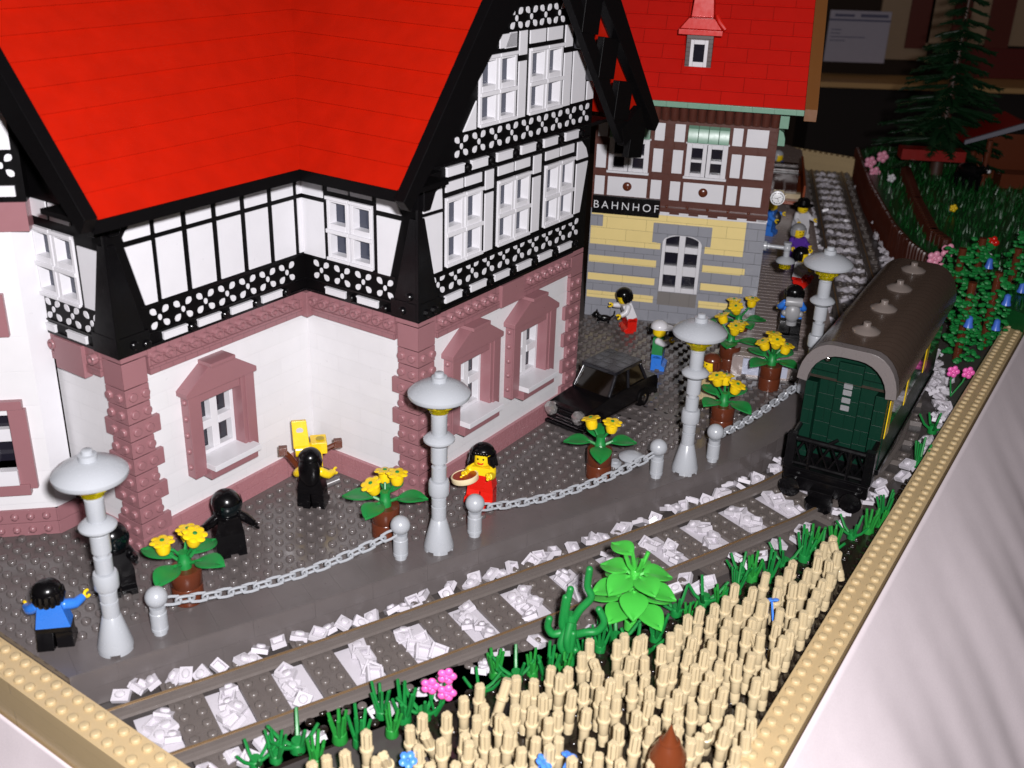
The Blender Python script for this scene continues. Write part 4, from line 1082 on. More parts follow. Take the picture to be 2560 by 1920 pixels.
# ------------------------------------------------------------------ toy figures
def figure(label, loc, rz, shirt, trousers, arms=None, hair=None, hair_mat=BLACK, legs=(0, 0), lean=0.0, face=True, sit=False, hand=None, lip=False, robe=False, head_turn=0.0, head_tilt=0.0, gloves=None, sleeve=None):
    """jointed toy figure facing -y; arms: ((raise, spread), (raise, spread)) for its right and left arm"""
    arms = arms or ((0.35, 0.1), (0.35, 0.1))
    t = thing('toy_figure', label, 'toy figure', loc, rz)
    mats = [SKIN, shirt, trousers, BLACK, RED, gloves or SKIN, sleeve or shirt]
    m = MB()
    ML = Matrix.Rotation(lean, 3, 'X'); H = Vector((0, 0, 1.5))
    up = lambda x, y, z: tuple(H+ML @ (Vector((x, y, z))-H))
    m.mi = 2
    if robe: m.prism([(-0.98, -0.75), (0.98, -0.75), (0.98, 0.6), (-0.98, 0.6)], 0, 0.01, 'z'); m.add([(-0.98, -0.8, 0), (0.98, -0.8, 0), (0.98, 0.65, 0), (-0.98, 0.65, 0), (-0.95, -0.5, 1.62), (0.95, -0.5, 1.62), (0.95, 0.5, 1.62), (-0.95, 0.5, 1.62)], [(3, 2, 1, 0), (4, 5, 6, 7), (0, 1, 5, 4), (1, 2, 6, 5), (2, 3, 7, 6), (3, 0, 4, 7)])
    else:
        for sx, la in ((-1, legs[0]), (1, legs[1])):
            Mx = Matrix.Rotation(-la, 3, 'X')
            m.T = lambda x, y, z, Mx=Mx: tuple(Vector((0, 0, 1.2))+Mx @ Vector((x, y, z-1.2)))
            x0, x1 = (-0.97, -0.03) if sx < 0 else (0.03, 0.97)
            prof_ = [(0.48, 0.0), (-0.82, 0.0), (-0.82, 0.42), (-0.48, 0.6), (-0.48, 1.2)]+[(-0.48*math.cos(a), 1.2+0.3*math.sin(a)) for a in (0.5, 1.0, 1.57, 2.1, 2.6)]+[(0.48, 1.2)]
            m.prism(prof_, x0, x1, 'x')
        m.T = None
        m.box(-0.97, 0.97, -0.5, 0.5, 1.22, 1.6)
    m.mi = 1; m.T = up
    m.add([(-0.97, -0.5, 1.56), (0.97, -0.5, 1.56), (0.97, 0.5, 1.56), (-0.97, 0.5, 1.56), (-0.66, -0.48, 3.15), (0.66, -0.48, 3.15), (0.66, 0.48, 3.15), (-0.66, 0.48, 3.15)], [(3, 2, 1, 0), (4, 5, 6, 7), (0, 1, 5, 4), (1, 2, 6, 5), (2, 3, 7, 6), (3, 0, 4, 7)])
    hands = []
    for sx, (ra, spd) in ((-1, arms[0]), (1, arms[1])):
        sh = Vector((sx*0.72, 0, 2.88))
        d1_ = Vector((sx*(0.25+spd), -math.sin(ra), -math.cos(ra))).normalized(); d2_ = Vector((sx*spd*0.6, -math.sin(ra+0.75), -math.cos(ra+0.75))).normalized()
        el = sh+d1_*0.62; wr = el+d2_*0.62
        m.mi = 6; m.sphere(sh, 0.33, 10, 6); m.tube([sh, sh.lerp(el, 0.6), el, el.lerp(wr, 0.5), wr], [0.32, 0.33, 0.31, 0.28, 0.24], 10)
        m.mi = 5; hc = wr+d2_*0.3
        m.tube([wr, wr+d2_*0.16], 0.16, 8)
        s_ = d2_.cross(Vector((sx, 0, 0.2))).normalized(); axn = Vector((sx, 0, 0.2)).normalized()
        m.tube([hc+(d2_*-math.cos(a)+s_*math.sin(a))*0.2 for a in [-2.3+4.6*k/9 for k in range(10)]], 0.11, 6)
        hands.append(up(*hc))
    m.mi = 0; m.lathe([(0.35, 3.12), (0.35, 3.3)], n=12)
    HM = Matrix.Rotation(head_turn, 3, 'Z') @ Matrix.Rotation(head_tilt, 3, 'X'); hc0 = Vector((0, 0, 3.3))
    m.T = lambda x, y, z: up(*(hc0+HM @ (Vector((x, y, z))-hc0)))
    m.lathe([(0.5, 3.25), (0.6, 3.33), (0.64, 3.45), (0.64, 4.15), (0.6, 4.28), (0.48, 4.36), (0.3, 4.38), (0.3, 4.55)], n=22)
    if face:
        m.mi = 3
        for sx in (-0.2, 0.2): m.sphere((sx, -0.6, 3.92), 0.085, 8, 5, (1, 0.6, 1))
        m.mi = 4 if lip else 3
        m.tube([(-0.22, -0.6, 3.62), (-0.1, -0.635, 3.55), (0.1, -0.635, 3.55), (0.22, -0.6, 3.62)], 0.07 if lip else 0.035, 6)
    m.T = None; m.mi = 0
    b = m.build('body', mats, t, bevel=0.04)
    if hair:
        h = MB(); h.T = lambda x, y, z: up(*(hc0+HM @ (Vector((x, y, z))-hc0)))
        if hair == 'helmet':
            h.sphere((0, 0.05, 3.98), 0.98, 22, 14, (0.95, 1, 0.98), None, -0.85, 1.0); h.lathe([(0.85, 3.1), (0.9, 3.3), (0.8, 3.35)], n=20)
        elif hair == 'cap':
            h.sphere((0, 0.05, 4.1), 0.8, 20, 8, (1, 1, 0.75), None, 0.0, 1.0); h.lathe([(0.8, 3.98), (0.8, 4.12)], (0, 0.05, 0), 20)
            h.prism([(0.72*math.cos(a), -0.35-1.05*max(0, math.sin(a))) for a in [math.pi*k/10 for k in range(11)]], 3.98, 4.1, 'z')
        elif hair == 'hat':
            h.lathe([(1.25, 4.05), (1.3, 4.12), (0.8, 4.25), (0.74, 4.75), (0.5, 4.95), (1e-4, 5.0)], n=22)
        elif hair == 'long':
            h.sphere((0, 0.1, 4.0), 0.86, 20, 10, (0.95, 0.95, 0.85), None, -0.1, 1.0)
            h.sphere((0, 0.42, 3.15), 1.0, 18, 10, (0.8, 0.42, 1.35)); h.sphere((-0.62, 0.05, 3.7), 0.4, 10, 6, (0.6, 0.9, 1.2)); h.sphere((0.62, 0.05, 3.7), 0.4, 10, 6, (0.6, 0.9, 1.2))
        elif hair == 'flip':
            h.sphere((0, 0.16, 4.16), 0.84, 20, 10, (1.0, 0.95, 0.8), None, 0.05, 1.0)
            for k in range(9):
                a = R(-28+236*k/8); x, y = 0.72*math.cos(a), 0.08+0.7*math.sin(a)
                h.tube([(x, y, 4.1), (x*1.06, y*1.06, 3.6), (x*1.5, y*1.25, 3.22)], [0.28, 0.26, 0.1], 8)
            for k in range(5): h.sphere((-0.4+0.2*k, -0.5, 4.3), 0.17, 8, 6)
        else:
            h.sphere((0, 0.14, 4.12), 0.84, 20, 10, (0.98, 0.95, 0.78), None, 0.0, 1.0)
            for k in range(9):
                a = R(-15+210*k/8); x, y = 0.68*math.cos(a), 0.1+0.66*math.sin(a)
                h.tube([(x, y, 4.15), (x*1.06, y*1.06, 3.75), (x*0.98, y*1.0, 3.35)], [0.24, 0.24, 0.16], 8)
        ho = h.build({'helmet': 'helmet', 'cap': 'cap', 'hat': 'hat'}.get(hair, 'hair'), hair_mat, t)
        if hair == 'helmet':
            h = MB(); h.T = lambda x, y, z: up(*(hc0+HM @ (Vector((x, y, z))-hc0)))
            v = []; f = []
            for j in range(5):
                for k in range(11):
                    a = R(-160+140*k/10); el = R(-35+55*j/4); v.append((1.03*math.cos(el)*math.cos(a), 0.05+1.05*math.cos(el)*math.sin(a), 3.98+1.03*math.sin(el)))
            for j in range(4):
                for k in range(10): f.append((j*11+k, j*11+k+1, (j+1)*11+k+1, (j+1)*11+k))
            h.add(v, f); h.build('visor', plastic('smoked_visor', (0.002, 0.005, 0.006), 0.05, spec=0.7), t)
    return t, hands
def face_to(p, q): return math.atan2(q[1]-p[1], q[0]-p[0])+math.pi/2
BLK = BLACK
p = at(146, 1612); f_blue, _ = figure('blue shirted black haired toy figure seen from behind, by the tan border wall', p, R(192), BLUE, BLK, ((0.9, 1.3), (0.5, 1.0)), 'short', BLACK, (0.1, -0.35), face=False, lean=-0.08)
p = at(300, 1476); figure('black clad helmeted toy figure half hidden behind the nearest lamp', p, R(30), BLK, BLK, ((0.3, 0.2), (1.1, 0.1)), 'helmet', BLACK, gloves=BLACK)
p = at(575, 1378); figure('black clad helmeted toy figure with both arms held out beside a flowerpot', p, R(28), BLK, BLK, ((1.15, 1.5), (0.7, 0.9)), 'helmet', BLACK, robe=True, lean=0.16, gloves=BLACK, head_turn=R(38))
p = at(783, 1264); ph = p; figure('toy figure with long black hair seen from behind, playing at the yellow contraption', p, R(172), BLK, BLK, ((0.7, 0.55), (0.4, 0.6)), 'long', BLACK, (0.12, -0.12), face=False, sleeve=SKIN)
p = at(1204, 1257); pr = p; f_red, hr = figure('red dressed black haired toy figure holding a tambourine', p, R(-16), SKIN, RED, ((1.1, 0.15), (1.25, 0.0)), 'flip', BLACK, (0.55, 0.0), lip=True, head_turn=R(4))
# red dress body
m = MB(); m.add([(-0.99, -0.53, 1.5), (0.99, -0.53, 1.5), (0.99, 0.53, 1.5), (-0.99, 0.53, 1.5), (-0.8, -0.51, 2.55), (0.8, -0.51, 2.55), (0.8, 0.51, 2.55), (-0.8, 0.51, 2.55)], [(3, 2, 1, 0), (4, 5, 6, 7), (0, 1, 5, 4), (1, 2, 6, 5), (2, 3, 7, 6), (3, 0, 4, 7)])
m.build('dress', RED, f_red, bevel=0.03)
hw_ = Matrix.Rotation(R(-28), 3, 'Z') @ Vector((-0.65, -1.35, 2.6))+p
t = thing('tambourine', 'cream tambourine with a red skin held by the red dressed figure', 'tambourine', hw_, 0)
m = MB(); Mt = Matrix.Rotation(R(-4), 3, 'X') @ Matrix.Rotation(R(-10), 3, 'Y'); m.lathe([(0.95, -0.22), (1.0, -0.15), (1.0, 0.15), (0.92, 0.2), (0.86, 0.15)], (0, 0, 0), 28, Mt); m.build('hoop', CREAM, t)
m = MB(); m.lathe([(0.86, 0.12), (0.86, 0.165), (1e-4, 0.17)], (0, 0, 0), 28, Mt); m.build('skin', plastic('tambourine_red', (0.30, 0.03, 0.01), 0.3), t)
p = at(1572, 825); figure('toy figure in white shirt and red trousers bending towards the black cat', p, R(-78), WHITE, RED, ((1.25, 0.15), (0.8, 0.15)), 'short', BLACK, (0, 0), lean=0.38)
pc = at(1505, 806); c = thing('cat', 'small black toy cat crouching by the station wall', 'cat', pc, R(-95))
m = MB(); m.sphere((0, 0.2, 0.5), 0.42, 12, 8, (0.75, 1.7, 0.9)); m.sphere((0, -0.65, 0.85), 0.36, 12, 8); m.tube([(0, -0.2, 0.6), (0, -0.6, 0.8)], 0.26, 8)
for sx in (-0.22, 0.22): m.lathe([(0.14, 0), (1e-3, 0.34)], (sx, -0.6, 1.08), 6); m.tube([(sx, -0.35, 0.5), (sx, -0.45, 0.0)], [0.14, 0.11], 6); m.tube([(sx, 0.6, 0.45), (sx, 0.65, 0.0)], [0.17, 0.11], 6)
m.tube([(0, 0.8, 0.6), (0, 1.2, 0.9), (0.1, 1.25, 1.4)], [0.1, 0.09, 0.06], 6); m.sphere((0, -0.97, 0.8), 0.15, 8, 6); m.build('body', BLACK, c)
p = at(1642, 917); figure('white capped toy figure in green and blue shouldering a black pack by the car', p, R(75), plastic('green_vest', (0.01, 0.17, 0.04), 0.3), BLUE, ((1.4, 0.1), (1.3, 0.1)), 'cap', WHITE, face=True, lean=-0.02, sleeve=WHITE)
t = thing('shoulder_device', 'long black device held at the shoulder of the white capped figure', 'device', (p.x, p.y+0.35, 3.45), R(75))
m = MB(); m.box(-0.55, 0.75, -0.7, 0.9, -0.1, 0.45); m.box(-0.45, 0.45, -2.3, -0.9, -0.2, 0.35)
for k in range(8): m.sphere((-0.7+0.2*k, 0.95, 0.3), 0.16, 6, 4)
m.build('casing', BLACK, t, bevel=0.04); m = MB(); m.lathe([(0.3, 0), (0.42, 0.4), (0.42, 1.0)], (0, -2.3, 0.05), 14, Matrix.Rotation(R(90), 3, 'X')); m.build('lens', BLACK, t); m = MB(); m.box(-0.15, 0.15, -2.7, -1.2, -0.7, -0.35); m.lathe([(0.25, 0), (0.25, 0.3)], (0.0, -3.0, -0.5), 10); m.build('handle', CHROME, t)
p = at(1765, 1008); figure('brown haired toy figure in tan clothes standing behind a lamp and a flowerpot', p, R(-60), plastic('tan_shirt', (0.60, 0.46, 0.24), 0.3), TAN, ((0.5, 0.1), (0.5, 0.1)), 'short', BROWN)
# yellow contraption in front of the long haired figure
q = ph+Vector((-0.25, 1.6, 0)); t = thing('yellow_contraption', 'yellow brick-built contraption with brown handles against the white wall', 'contraption', q, R(14))
m = MB(); m.box(-0.9, 0.75, -0.5, 0.6, 0, 3.6); m.box(-0.05, 1.1, -0.65, 0.75, 3.6, 4.5); m.lathe([(0.5, -0.6), (0.5, 0.6)], (-0.55, 0, 3.75), 18, Matrix.Rotation(R(90), 3, 'Y')); m.build('case', YELLOW, t, bevel=0.05)
m = MB(); m.add([(-1.25, -0.3, 4.0), (-0.1, -0.3, 4.0), (-0.25, 0.3, 5.9), (-1.3, 0.3, 5.9), (-1.25, 0.25, 3.9), (-0.1, 0.25, 3.9), (-0.25, 0.75, 5.8), (-1.3, 0.75, 5.8)], [(0, 1, 2, 3), (7, 6, 5, 4), (0, 4, 5, 1), (1, 5, 6, 2), (2, 6, 7, 3), (3, 7, 4, 0)])
b_ = m.build('back_plate', YELLOW, t, bevel=0.04); m = MB(); m.lathe([(0.26, 0.0), (0.26, 0.03), (0.02, 0.03)], (-0.75, 0.02, 5.3), 14, Matrix.Rotation(R(107), 3, 'X')); m.build('hole', WHITE, b_)
m = MB(); m.lathe([(0.3, 0.0), (0.3, 0.03), (0.02, 0.03)], (0.65, -0.02, 4.56), 14); m.build('hole', plastic('olive_hole', (0.35, 0.25, 0.004), 0.4), t)
for pts in ([(-1.0, -0.5, 2.6), (-1.6, -0.55, 3.6), (-2.0, -0.55, 4.1)], [(1.1, 0.0, 3.7), (1.9, 0.1, 4.0)]):
    m = MB(); m.tube(pts, 0.2, 8); e = pts[-1]; m.box(e[0]-0.3, e[0]+0.3, e[1]-0.25, e[1]+0.25, e[2]-0.3, e[2]+0.3); m.build('handle', BROWN, t, bevel=0.03)
m = MB(); m.tube([(0.9, -0.5, 1.0), (1.9, -0.4, 1.3)], 0.28, 10); m.build('crank', DBG, t)
# figures on the raised platform
def plat(u, v): return at(u, v, ZP+0.09)
p = plat(1966, 868); t = thing('trunk_case', 'black travelling trunk under the backpacker on the raised platform', 'trunk', (p.x, p.y, ZP+0.1), R(170)); m = MB(); m.box(-1.0, 1.0, -0.8, 0.8, 0, 1.5); m.box(-1.04, 1.04, -0.84, 0.84, 1.1, 1.2); m.build('case', BLACK, t, bevel=0.08)
p = p+Vector((0, 0, 1.55)); t_, _ = figure('blue shirted toy figure with a big grey backpack walking up the raised platform', p, R(170), BLUE, BLK, ((0.4, 0.35), (0.5, 0.35)), 'short', BLACK, (0.1, -0.1), face=False)
m = MB(); m.sphere((0, 0.95, 2.3), 0.78, 14, 9, (0.95, 0.65, 1.15)); m.lathe([(0.42, -0.75), (0.46, -0.6), (0.46, 0.6), (0.42, 0.75)], (0, 0.95, 3.35), 14, Matrix.Rotation(R(90), 3, 'Y')); m.sphere((-0.7, 0.9, 2.2), 0.3, 10, 6); m.sphere((0.7, 0.9, 2.2), 0.3, 10, 6); m.lathe([(0.5, 0), (0.5, 0.35)], (0, 0.95, 1.15), 14); m.build('backpack', plastic('backpack_grey', (0.27, 0.27, 0.28), 0.35), t_)
p = plat(1993, 722); figure('seated toy figure in white shirt and red trousers on the raised platform', p, R(60), WHITE, RED, ((1.0, 0.1), (2.3, 0.2)), 'short', BLACK, (0.9, 1.1), face=False)
p = plat(1986, 658); figure('grey haired toy figure in purple on the raised platform', p, R(15), PURPLE, PURPLE, ((0.5, 0.2), (0.6, 0.2)), 'short', plastic('hair_grey', (0.25, 0.25, 0.26), 0.4))
p = plat(1997, 592); figure('toy figure in a wide black hat and white blue suit on the raised platform', p, R(20), WHITE, WHITE, ((0.5, 0.15), (0.7, 0.4)), 'hat', BLACK)
p = plat(1922, 585); t_, _ = figure('blue clad toy figure with a black sack behind the station corner', p, R(60), BLUE, BLUE, ((0.5, 0.2), (0.9, 0.2)), 'short', YELLOW, face=False)
m = MB(); m.sphere((0.7, -0.5, 2.0), 0.6, 12, 8, (1, 1, 1.5)); m.build('sack', plastic('sack_black', (0.02, 0.018, 0.02), 0.4), t_)
# brown luggage cart and a lamp at the far end
p0_, p1_ = plat(1990, 520), plat(2000, 410)
t = thing('luggage_cart', 'dark orange luggage cart with a brown load at the platform edge beside the track', 'cart', (p0_.x-0.4, p0_.y+6, ZP+0.1), R(-12))
m = MB(); m.box(-2.5, 2.5, -7, 12, 0.7, 1.2); m.box(2.2, 2.5, -7, 12, 1.2, 3.4); m.build('bed', ORANGE, t, bevel=0.04)
m = MB()
for k in range(4): m.box(-2.3, 1.6, -1.5+k*1.6, -0.1+k*1.6, 1.2, 3.6+0.3*(k % 2))
m.build('load', plastic('load_brown', (0.03, 0.009, 0.006), 0.2), t, bevel=0.06)
for sx in (-2.0, 2.0):
    for yy in (-5, 9): m = MB(); m.lathe([(0.7, -0.2), (0.7, 0.2)], (sx, yy, 0.7), 16, Matrix.Rotation(R(90), 3, 'Y')); m.build('wheel', BLACK, t)
m = MB(); m.box(-1.6, -0.2, -6.0, -4.6, 1.2, 2.0); m.build('parcel', YELLOW, t, bevel=0.03); m = MB(); m.box(-0.1, 2.0, -5.8, -4.5, 1.2, 1.9); m.build('parcel', TAN, t, bevel=0.03)
p = plat(1938, 455); figure('toy figure in grey and blue beside the station at the far end of the platform', p, R(40), MIDBLUE, LGREY, None, 'short', LGREY, face=False)
# ------------------------------------------------------------------ black car
car = thing('car', 'black toy saloon car with round crystal headlights parked along the house', 'car', (4.45, 79.6, 0.02), R(50.5))
m = MB()
m.prism([(0.1, 0.75), (0.0, 1.9), (0.4, 2.15), (3.5, 2.5), (8.6, 2.6), (10.6, 2.45), (10.9, 1.8), (10.8, 0.75)], -1.95, 1.95, 'y')
m.box(-0.05, 0.6, -1.6, 1.6, 2.0, 2.2)
m.build('body', BLACK, car, bevel=0.08, seg=2)
m = MB(); m.add([(3.5, -1.8, 2.5), (9.0, -1.8, 2.6), (9.0, 1.8, 2.6), (3.5, 1.8, 2.5), (4.6, -1.6, 4.15), (8.1, -1.6, 4.15), (8.1, 1.6, 4.15), (4.6, 1.6, 4.15)], [(3, 2, 1, 0), (4, 5, 6, 7), (0, 1, 5, 4), (1, 2, 6, 5), (2, 3, 7, 6), (3, 0, 4, 7)])
m.build('window', BROWNGLASS, car)
m = MB(); m.box(4.35, 8.25, -1.8, 1.8, 4.15, 4.5)
for sx, ex in ((3.5, 4.6), (9.0, 8.1)):
    for y0, y1 in ((-1.83, -1.64), (1.83, 1.64)): m.tube([(sx, y0, 2.5), (ex, y1, 4.2)], 0.17, 6)
m.tube([(6.3, -1.84, 2.5), (6.3, -1.66, 4.2)], 0.15, 6); m.tube([(6.3, 1.84, 2.5), (6.3, 1.66, 4.2)], 0.15, 6)
rf = m.build('roof', plastic('scratched_black_roof', (0.010, 0.010, 0.013), 0.16, spec=0.6, var=0.5), car, bevel=0.06)
m = MB()
for x in (4.9, 5.9, 6.9, 7.9):
    for y in (-1.2, 0, 1.2): m.box(x-0.35, x+0.35, y-0.4, y+0.4, 4.5, 4.512)
m.build('roof_tile', plastic('roof_tile_black', (0.012, 0.012, 0.016), 0.12, spec=0.7), rf)
for y in (-1.4, 1.4):
    m = MB(); M = Matrix.Rotation(R(-90), 3, 'Y'); m.lathe([(0.55, -0.25), (0.62, 0.05), (0.55, 0.28), (0.3, 0.42), (1e-3, 0.45)], (-0.05, y, 1.75), 9, M)
    m.build('headlight', plastic('crystal', (0.45, 0.43, 0.42), 0.08, metal=0.7, spec=0.8), car, smooth=False)
m = MB()
for z in (0.75, 1.05, 1.32): m.box(-0.12, 0.1, -0.85 if z > 0.8 else -1.5, 0.85 if z > 0.8 else 1.5, z, z+0.13)
m.build('grille', plastic('dull_chrome', (0.22, 0.21, 0.22), 0.2, metal=1.0), car, bevel=0.02)
m = MB(); m.box(1.0, 9.8, -2.02, -1.94, 0.7, 0.85); m.box(1.0, 9.8, 1.94, 2.02, 0.7, 0.85); m.build('sill_trim', MATS['dull_chrome'], car)
m = MB(); m.box(-0.25, 0.15, -1.9, 1.9, 0.4, 0.68); m.box(10.7, 11.05, -1.9, 1.9, 0.5, 0.9); m.build('bumper', BLACK, car, bevel=0.05)
for x in (1.9, 8.6):
    for y in (-1.75, 1.75):
        m = MB(); M = Matrix.Rotation(R(90), 3, 'X'); m.lathe([(0.5, -0.32), (0.85, -0.3), (0.9, -0.15), (0.9, 0.15), (0.85, 0.3), (0.5, 0.32)], (x, y, 0.88), 20, M); w = m.build('wheel', BLACKM, car)
        m = MB(); sg = 0.34 if y > 0 else -0.34; m.sphere((x, y+sg, 0.88), 0.36, 12, 6, (1, 0.35, 1)); m.build('hubcap', CHROME, w)
m = MB(); m.tube([(4.0, -1.98, 2.45), (4.0, -2.2, 2.7)], 0.06, 6); m.build('door_handle', CHROME, car)

# ------------------------------------------------------------------ carriage
ch = R(60.8); cf = Vector((25.2, 74.35)); cd = Vector((math.cos(ch), math.sin(ch)))
car2 = thing('railway_carriage', 'dark green railway carriage with a brown grey arched roof and black end platform', 'railway carriage', (cf.x, cf.y, ZR), ch)
LN = 25.5; Z0 = -ZR                              # local z = 0 is the rail top
def arch(hw, zs, zt, n=7):
    rx = 2.35; pts = []
    for k in range(n+1):
        a = math.pi/2*k/n; pts.append((hw-rx*(1-math.cos(a)), zs+(zt-zs)*math.sin(a)))
    return pts+[(-x, z) for x, z in pts[::-1]]
outer = arch(3.75, 8.6, 11.85); inner = arch(2.95, 8.5, 11.05)
m = MB()
step = 1.0; x = 0.9
n = len(outer)
vs = [(x_, y, z) for x_ in (0.95, LN) for y, z in outer]
m.add(vs, [(i, i+1, n+i+1, n+i) for i in range(n-1)]+[tuple(range(n, 2*n))]+[(0, n, 2*n-1, n-1)])
roof = m.build('roof', plastic('carriage_roof', (0.075, 0.05, 0.038), 0.24, seam=(1, 300, 0.62, 0.035)), car2)
m = MB(); vs = [(x_, y, z) for x_ in (-0.05, 0.94) for ring in (outer, inner) for y, z in ring]
f = []
for i in range(n-1):
    f += [(i, i+1, n+i+1, n+i), (2*n+i, 3*n+i, 3*n+i+1, 2*n+i+1), (i, 2*n+i, 2*n+i+1, i+1), (n+i, n+i+1, 3*n+i+1, 3*n+i)]
f += [(0, n, 3*n, 2*n), (n-1, 3*n-1-0, 0, 0)][:1]+[(n-1, 3*n-1, 4*n-1, 2*n-1)]
m.add(vs, f); m.build('roof_end', plastic('roof_end_grey', (0.15, 0.13, 0.128), 0.28, seam=(200, 200, 1)), car2, bevel=0.05)
for i in range(4):
    m = MB(); m.lathe([(1.05, 0), (1.08, 0.12), (0.7, 0.35), (0.34, 0.45), (0.3, 0.5), (0.3, 0.75), (0.26, 0.8)], (4.3+5.95*i, 0.0, 11.84), 24); m.build('roof_vent', plastic('vent_grey', (0.17, 0.14, 0.125), 0.2), roof)
GB = plastic('carriage_green', (0.003, 0.024, 0.014), 0.35, seam=(2, 1.2, 0.55, 0.02), spec=0.2)
m = MB(); m.box(1.45, LN-0.6, -3.15, 3.15, 1.9, 9.0); m.prism([(y, z) for y, z in inner], 1.7, LN-0.7, 'x'); m.build('body', GB, car2)
for y0, y1, z0, z1, x0 in ((-3.1, -2.2, 1.9, 8.4, 0.5), (2.2, 3.1, 1.9, 8.4, 0.5), (-0.95, 0.95, 3.0, 10.2, 1.1)): m = MB(); m.box(x0, 1.46, y0, y1, z0, z1); m.build('end_panel', GB, car2, bevel=0.04)
m = MB(); 
for z in (6.3, 6.95, 7.6, 8.15): m.box(1.0, 1.12, -0.35, 0.35, z, z+0.48)
m.build('door_window', plastic('clear_panes', (0.5, 0.5, 0.52), 0.1, metal=0.6), car2, bevel=0.06)
m = MB(); m.sphere((1.3, 1.9, 10.2), 0.3, 10, 6); m.build('lamp', CHROME, car2)
m = MB(); m.box(2, LN-1, -3.19, -3.12, 5.0, 7.9); m.box(2, LN-1, 3.12, 3.19, 5.0, 7.9)
m.build('window_band', GLASS, car2)
m = MB()
for x0, x1 in ((1.5, 2.9), (8.6, 9.4), (16.5, 18.0)):
    for y in (-3.23, 3.17): m = MB(); m.box(x0, x1, y, y+0.06, 4.6, 8.0); m.build('yellow_stripe', YELLOW, car2)
m = MB(); m.box(1.4, LN-1, -3.3, 3.3, 1.4, 1.9); m.box(-1.6, 0.74, -3.2, 3.2, 1.2, 1.9); m.box(-1.65, -1.2, -3.25, 3.25, 0.7, 1.75); m.build('underframe', BLACK, car2, bevel=0.05)
m = MB()                                             # end platform railing with crossed bars
for y in (-3.0, -1.5, 1.5, 3.0): m.tube([(-1.4, y, 1.9), (-1.4, y, 4.3)], 0.2, 8)
m.tube([(-1.4, -3.1, 4.3), (-1.4, 3.1, 4.3)], 0.22, 8); m.tube([(-1.4, -3.1, 2.2), (-1.4, 3.1, 2.2)], 0.18, 8)
for sg in (-1, 1): m.tube([(-1.4, 3.0*sg, 4.3), (0.5, 3.0*sg, 4.6)], 0.2, 8); m.box(-1.65, -1.1, sg*3.0-0.35, sg*3.0+0.35, 1.9, 4.7)
y = -3.0
while y < 2.9:
    m.tube([(-1.4, y, 2.2), (-1.4, min(3.0, y+1.0), 4.3)], 0.1, 6); m.tube([(-1.38, y+1.0, 2.2), (-1.38, y, 4.3)], 0.1, 6); y += 1.0
m.tube([(-1.5, 0.5, 4.2), (-1.3, -0.4, 4.9)], 0.14, 6)
m.build('railing', BLACK, car2)
m = MB(); m.box(-1.9, -1.6, -2.9, 2.9, 0.2, 1.3); m.box(-2.4, -1.6, -0.9, 0.9, -0.3, 0.7); m.build('buffer_beam', BLACK, car2, bevel=0.05)
for y in (-2.35, 2.35):
    m = MB(); M = Matrix.Rotation(R(-90), 3, 'Y'); m.lathe([(0.5, 0), (0.5, 0.9), (0.75, 1.0), (0.85, 1.2), (0.8, 1.32), (0.4, 1.45), (1e-3, 1.48)], (-1.6, y, 0.75), 20, M); m.build('buffer', BLACK, car2)
m = MB(); m.lathe([(1.0, -0.2), (1.05, 0.0), (1.05, 0.5), (0.7, 0.62), (1e-3, 0.62)], (-2.6, 0, -0.45), 24); m.build('coupling', BLACK, car2)
for x in (3.6, LN-4):
    m = MB(); m.box(x-2.6, x+2.6, -2.6, 2.6, -0.2, 1.39)
    for dx_ in (-1.6, 1.6):
        for y in (-2.5, 2.5): m.lathe([(0.95, -0.25), (1.0, 0.25)], (x+dx_, y, 0.95), 18, Matrix.Rotation(R(90), 3, 'X'))
    m.build('bogie', BLACK, car2, bevel=0.04)

# ------------------------------------------------------------------ tan border walls, cloth
def border(name, label, a, b, width, ztop, zbot, sgn, studrows):
    """wall with studs on top; a, b are its inner top edge"""
    d = (b-a).normalized(); L = (b-a).length; n = Vector((-d.y, d.x))*sgn
    t = thing(name, label, 'border wall', (a.x, a.y, 0), 0)
    m = MB(); m.T = lambda s, o, z: (d.x*s+n.x*o, d.y*s+n.y*o, z)
    m.box(0, L, 0, width, zbot, ztop); m.build('wall', TANW, t, bevel=0.03)
    m = MB(); s = 0.5
    while s < L:
        for r in range(studrows):
            p = d*s+n*(0.5+r); m.stud(p.x, p.y, ztop, 12)
        s += 1.0
    m.build('studs', plastic('tan_stud', (0.50, 0.38, 0.21), 0.42, spec=0.35), t)
    return d, n, L
fd, fn, fl = border('border_wall', 'tan studded border wall along the near left end of the layout', fa, fb, 2.0, ZW, -3.6, -1, 2)
ra, rb = at(1690, 2150, ZW), at(2640, 604, ZW)
rd, rn, rl = border('border_wall', 'long tan studded border wall on the right side of the layout', Vector((ra.x, ra.y)), Vector((rb.x, rb.y)), 2.0, ZW, -3.6, -1, 2)
ba, bb = at(1955, 367, 0.6), at(2420, 446, 0.6)
border('border_wall', 'tan studded border wall at the dim far end of the track', Vector((ba.x, ba.y)), Vector((bb.x, bb.y)), 1.5, 0.6, -3.4, 1, 1)
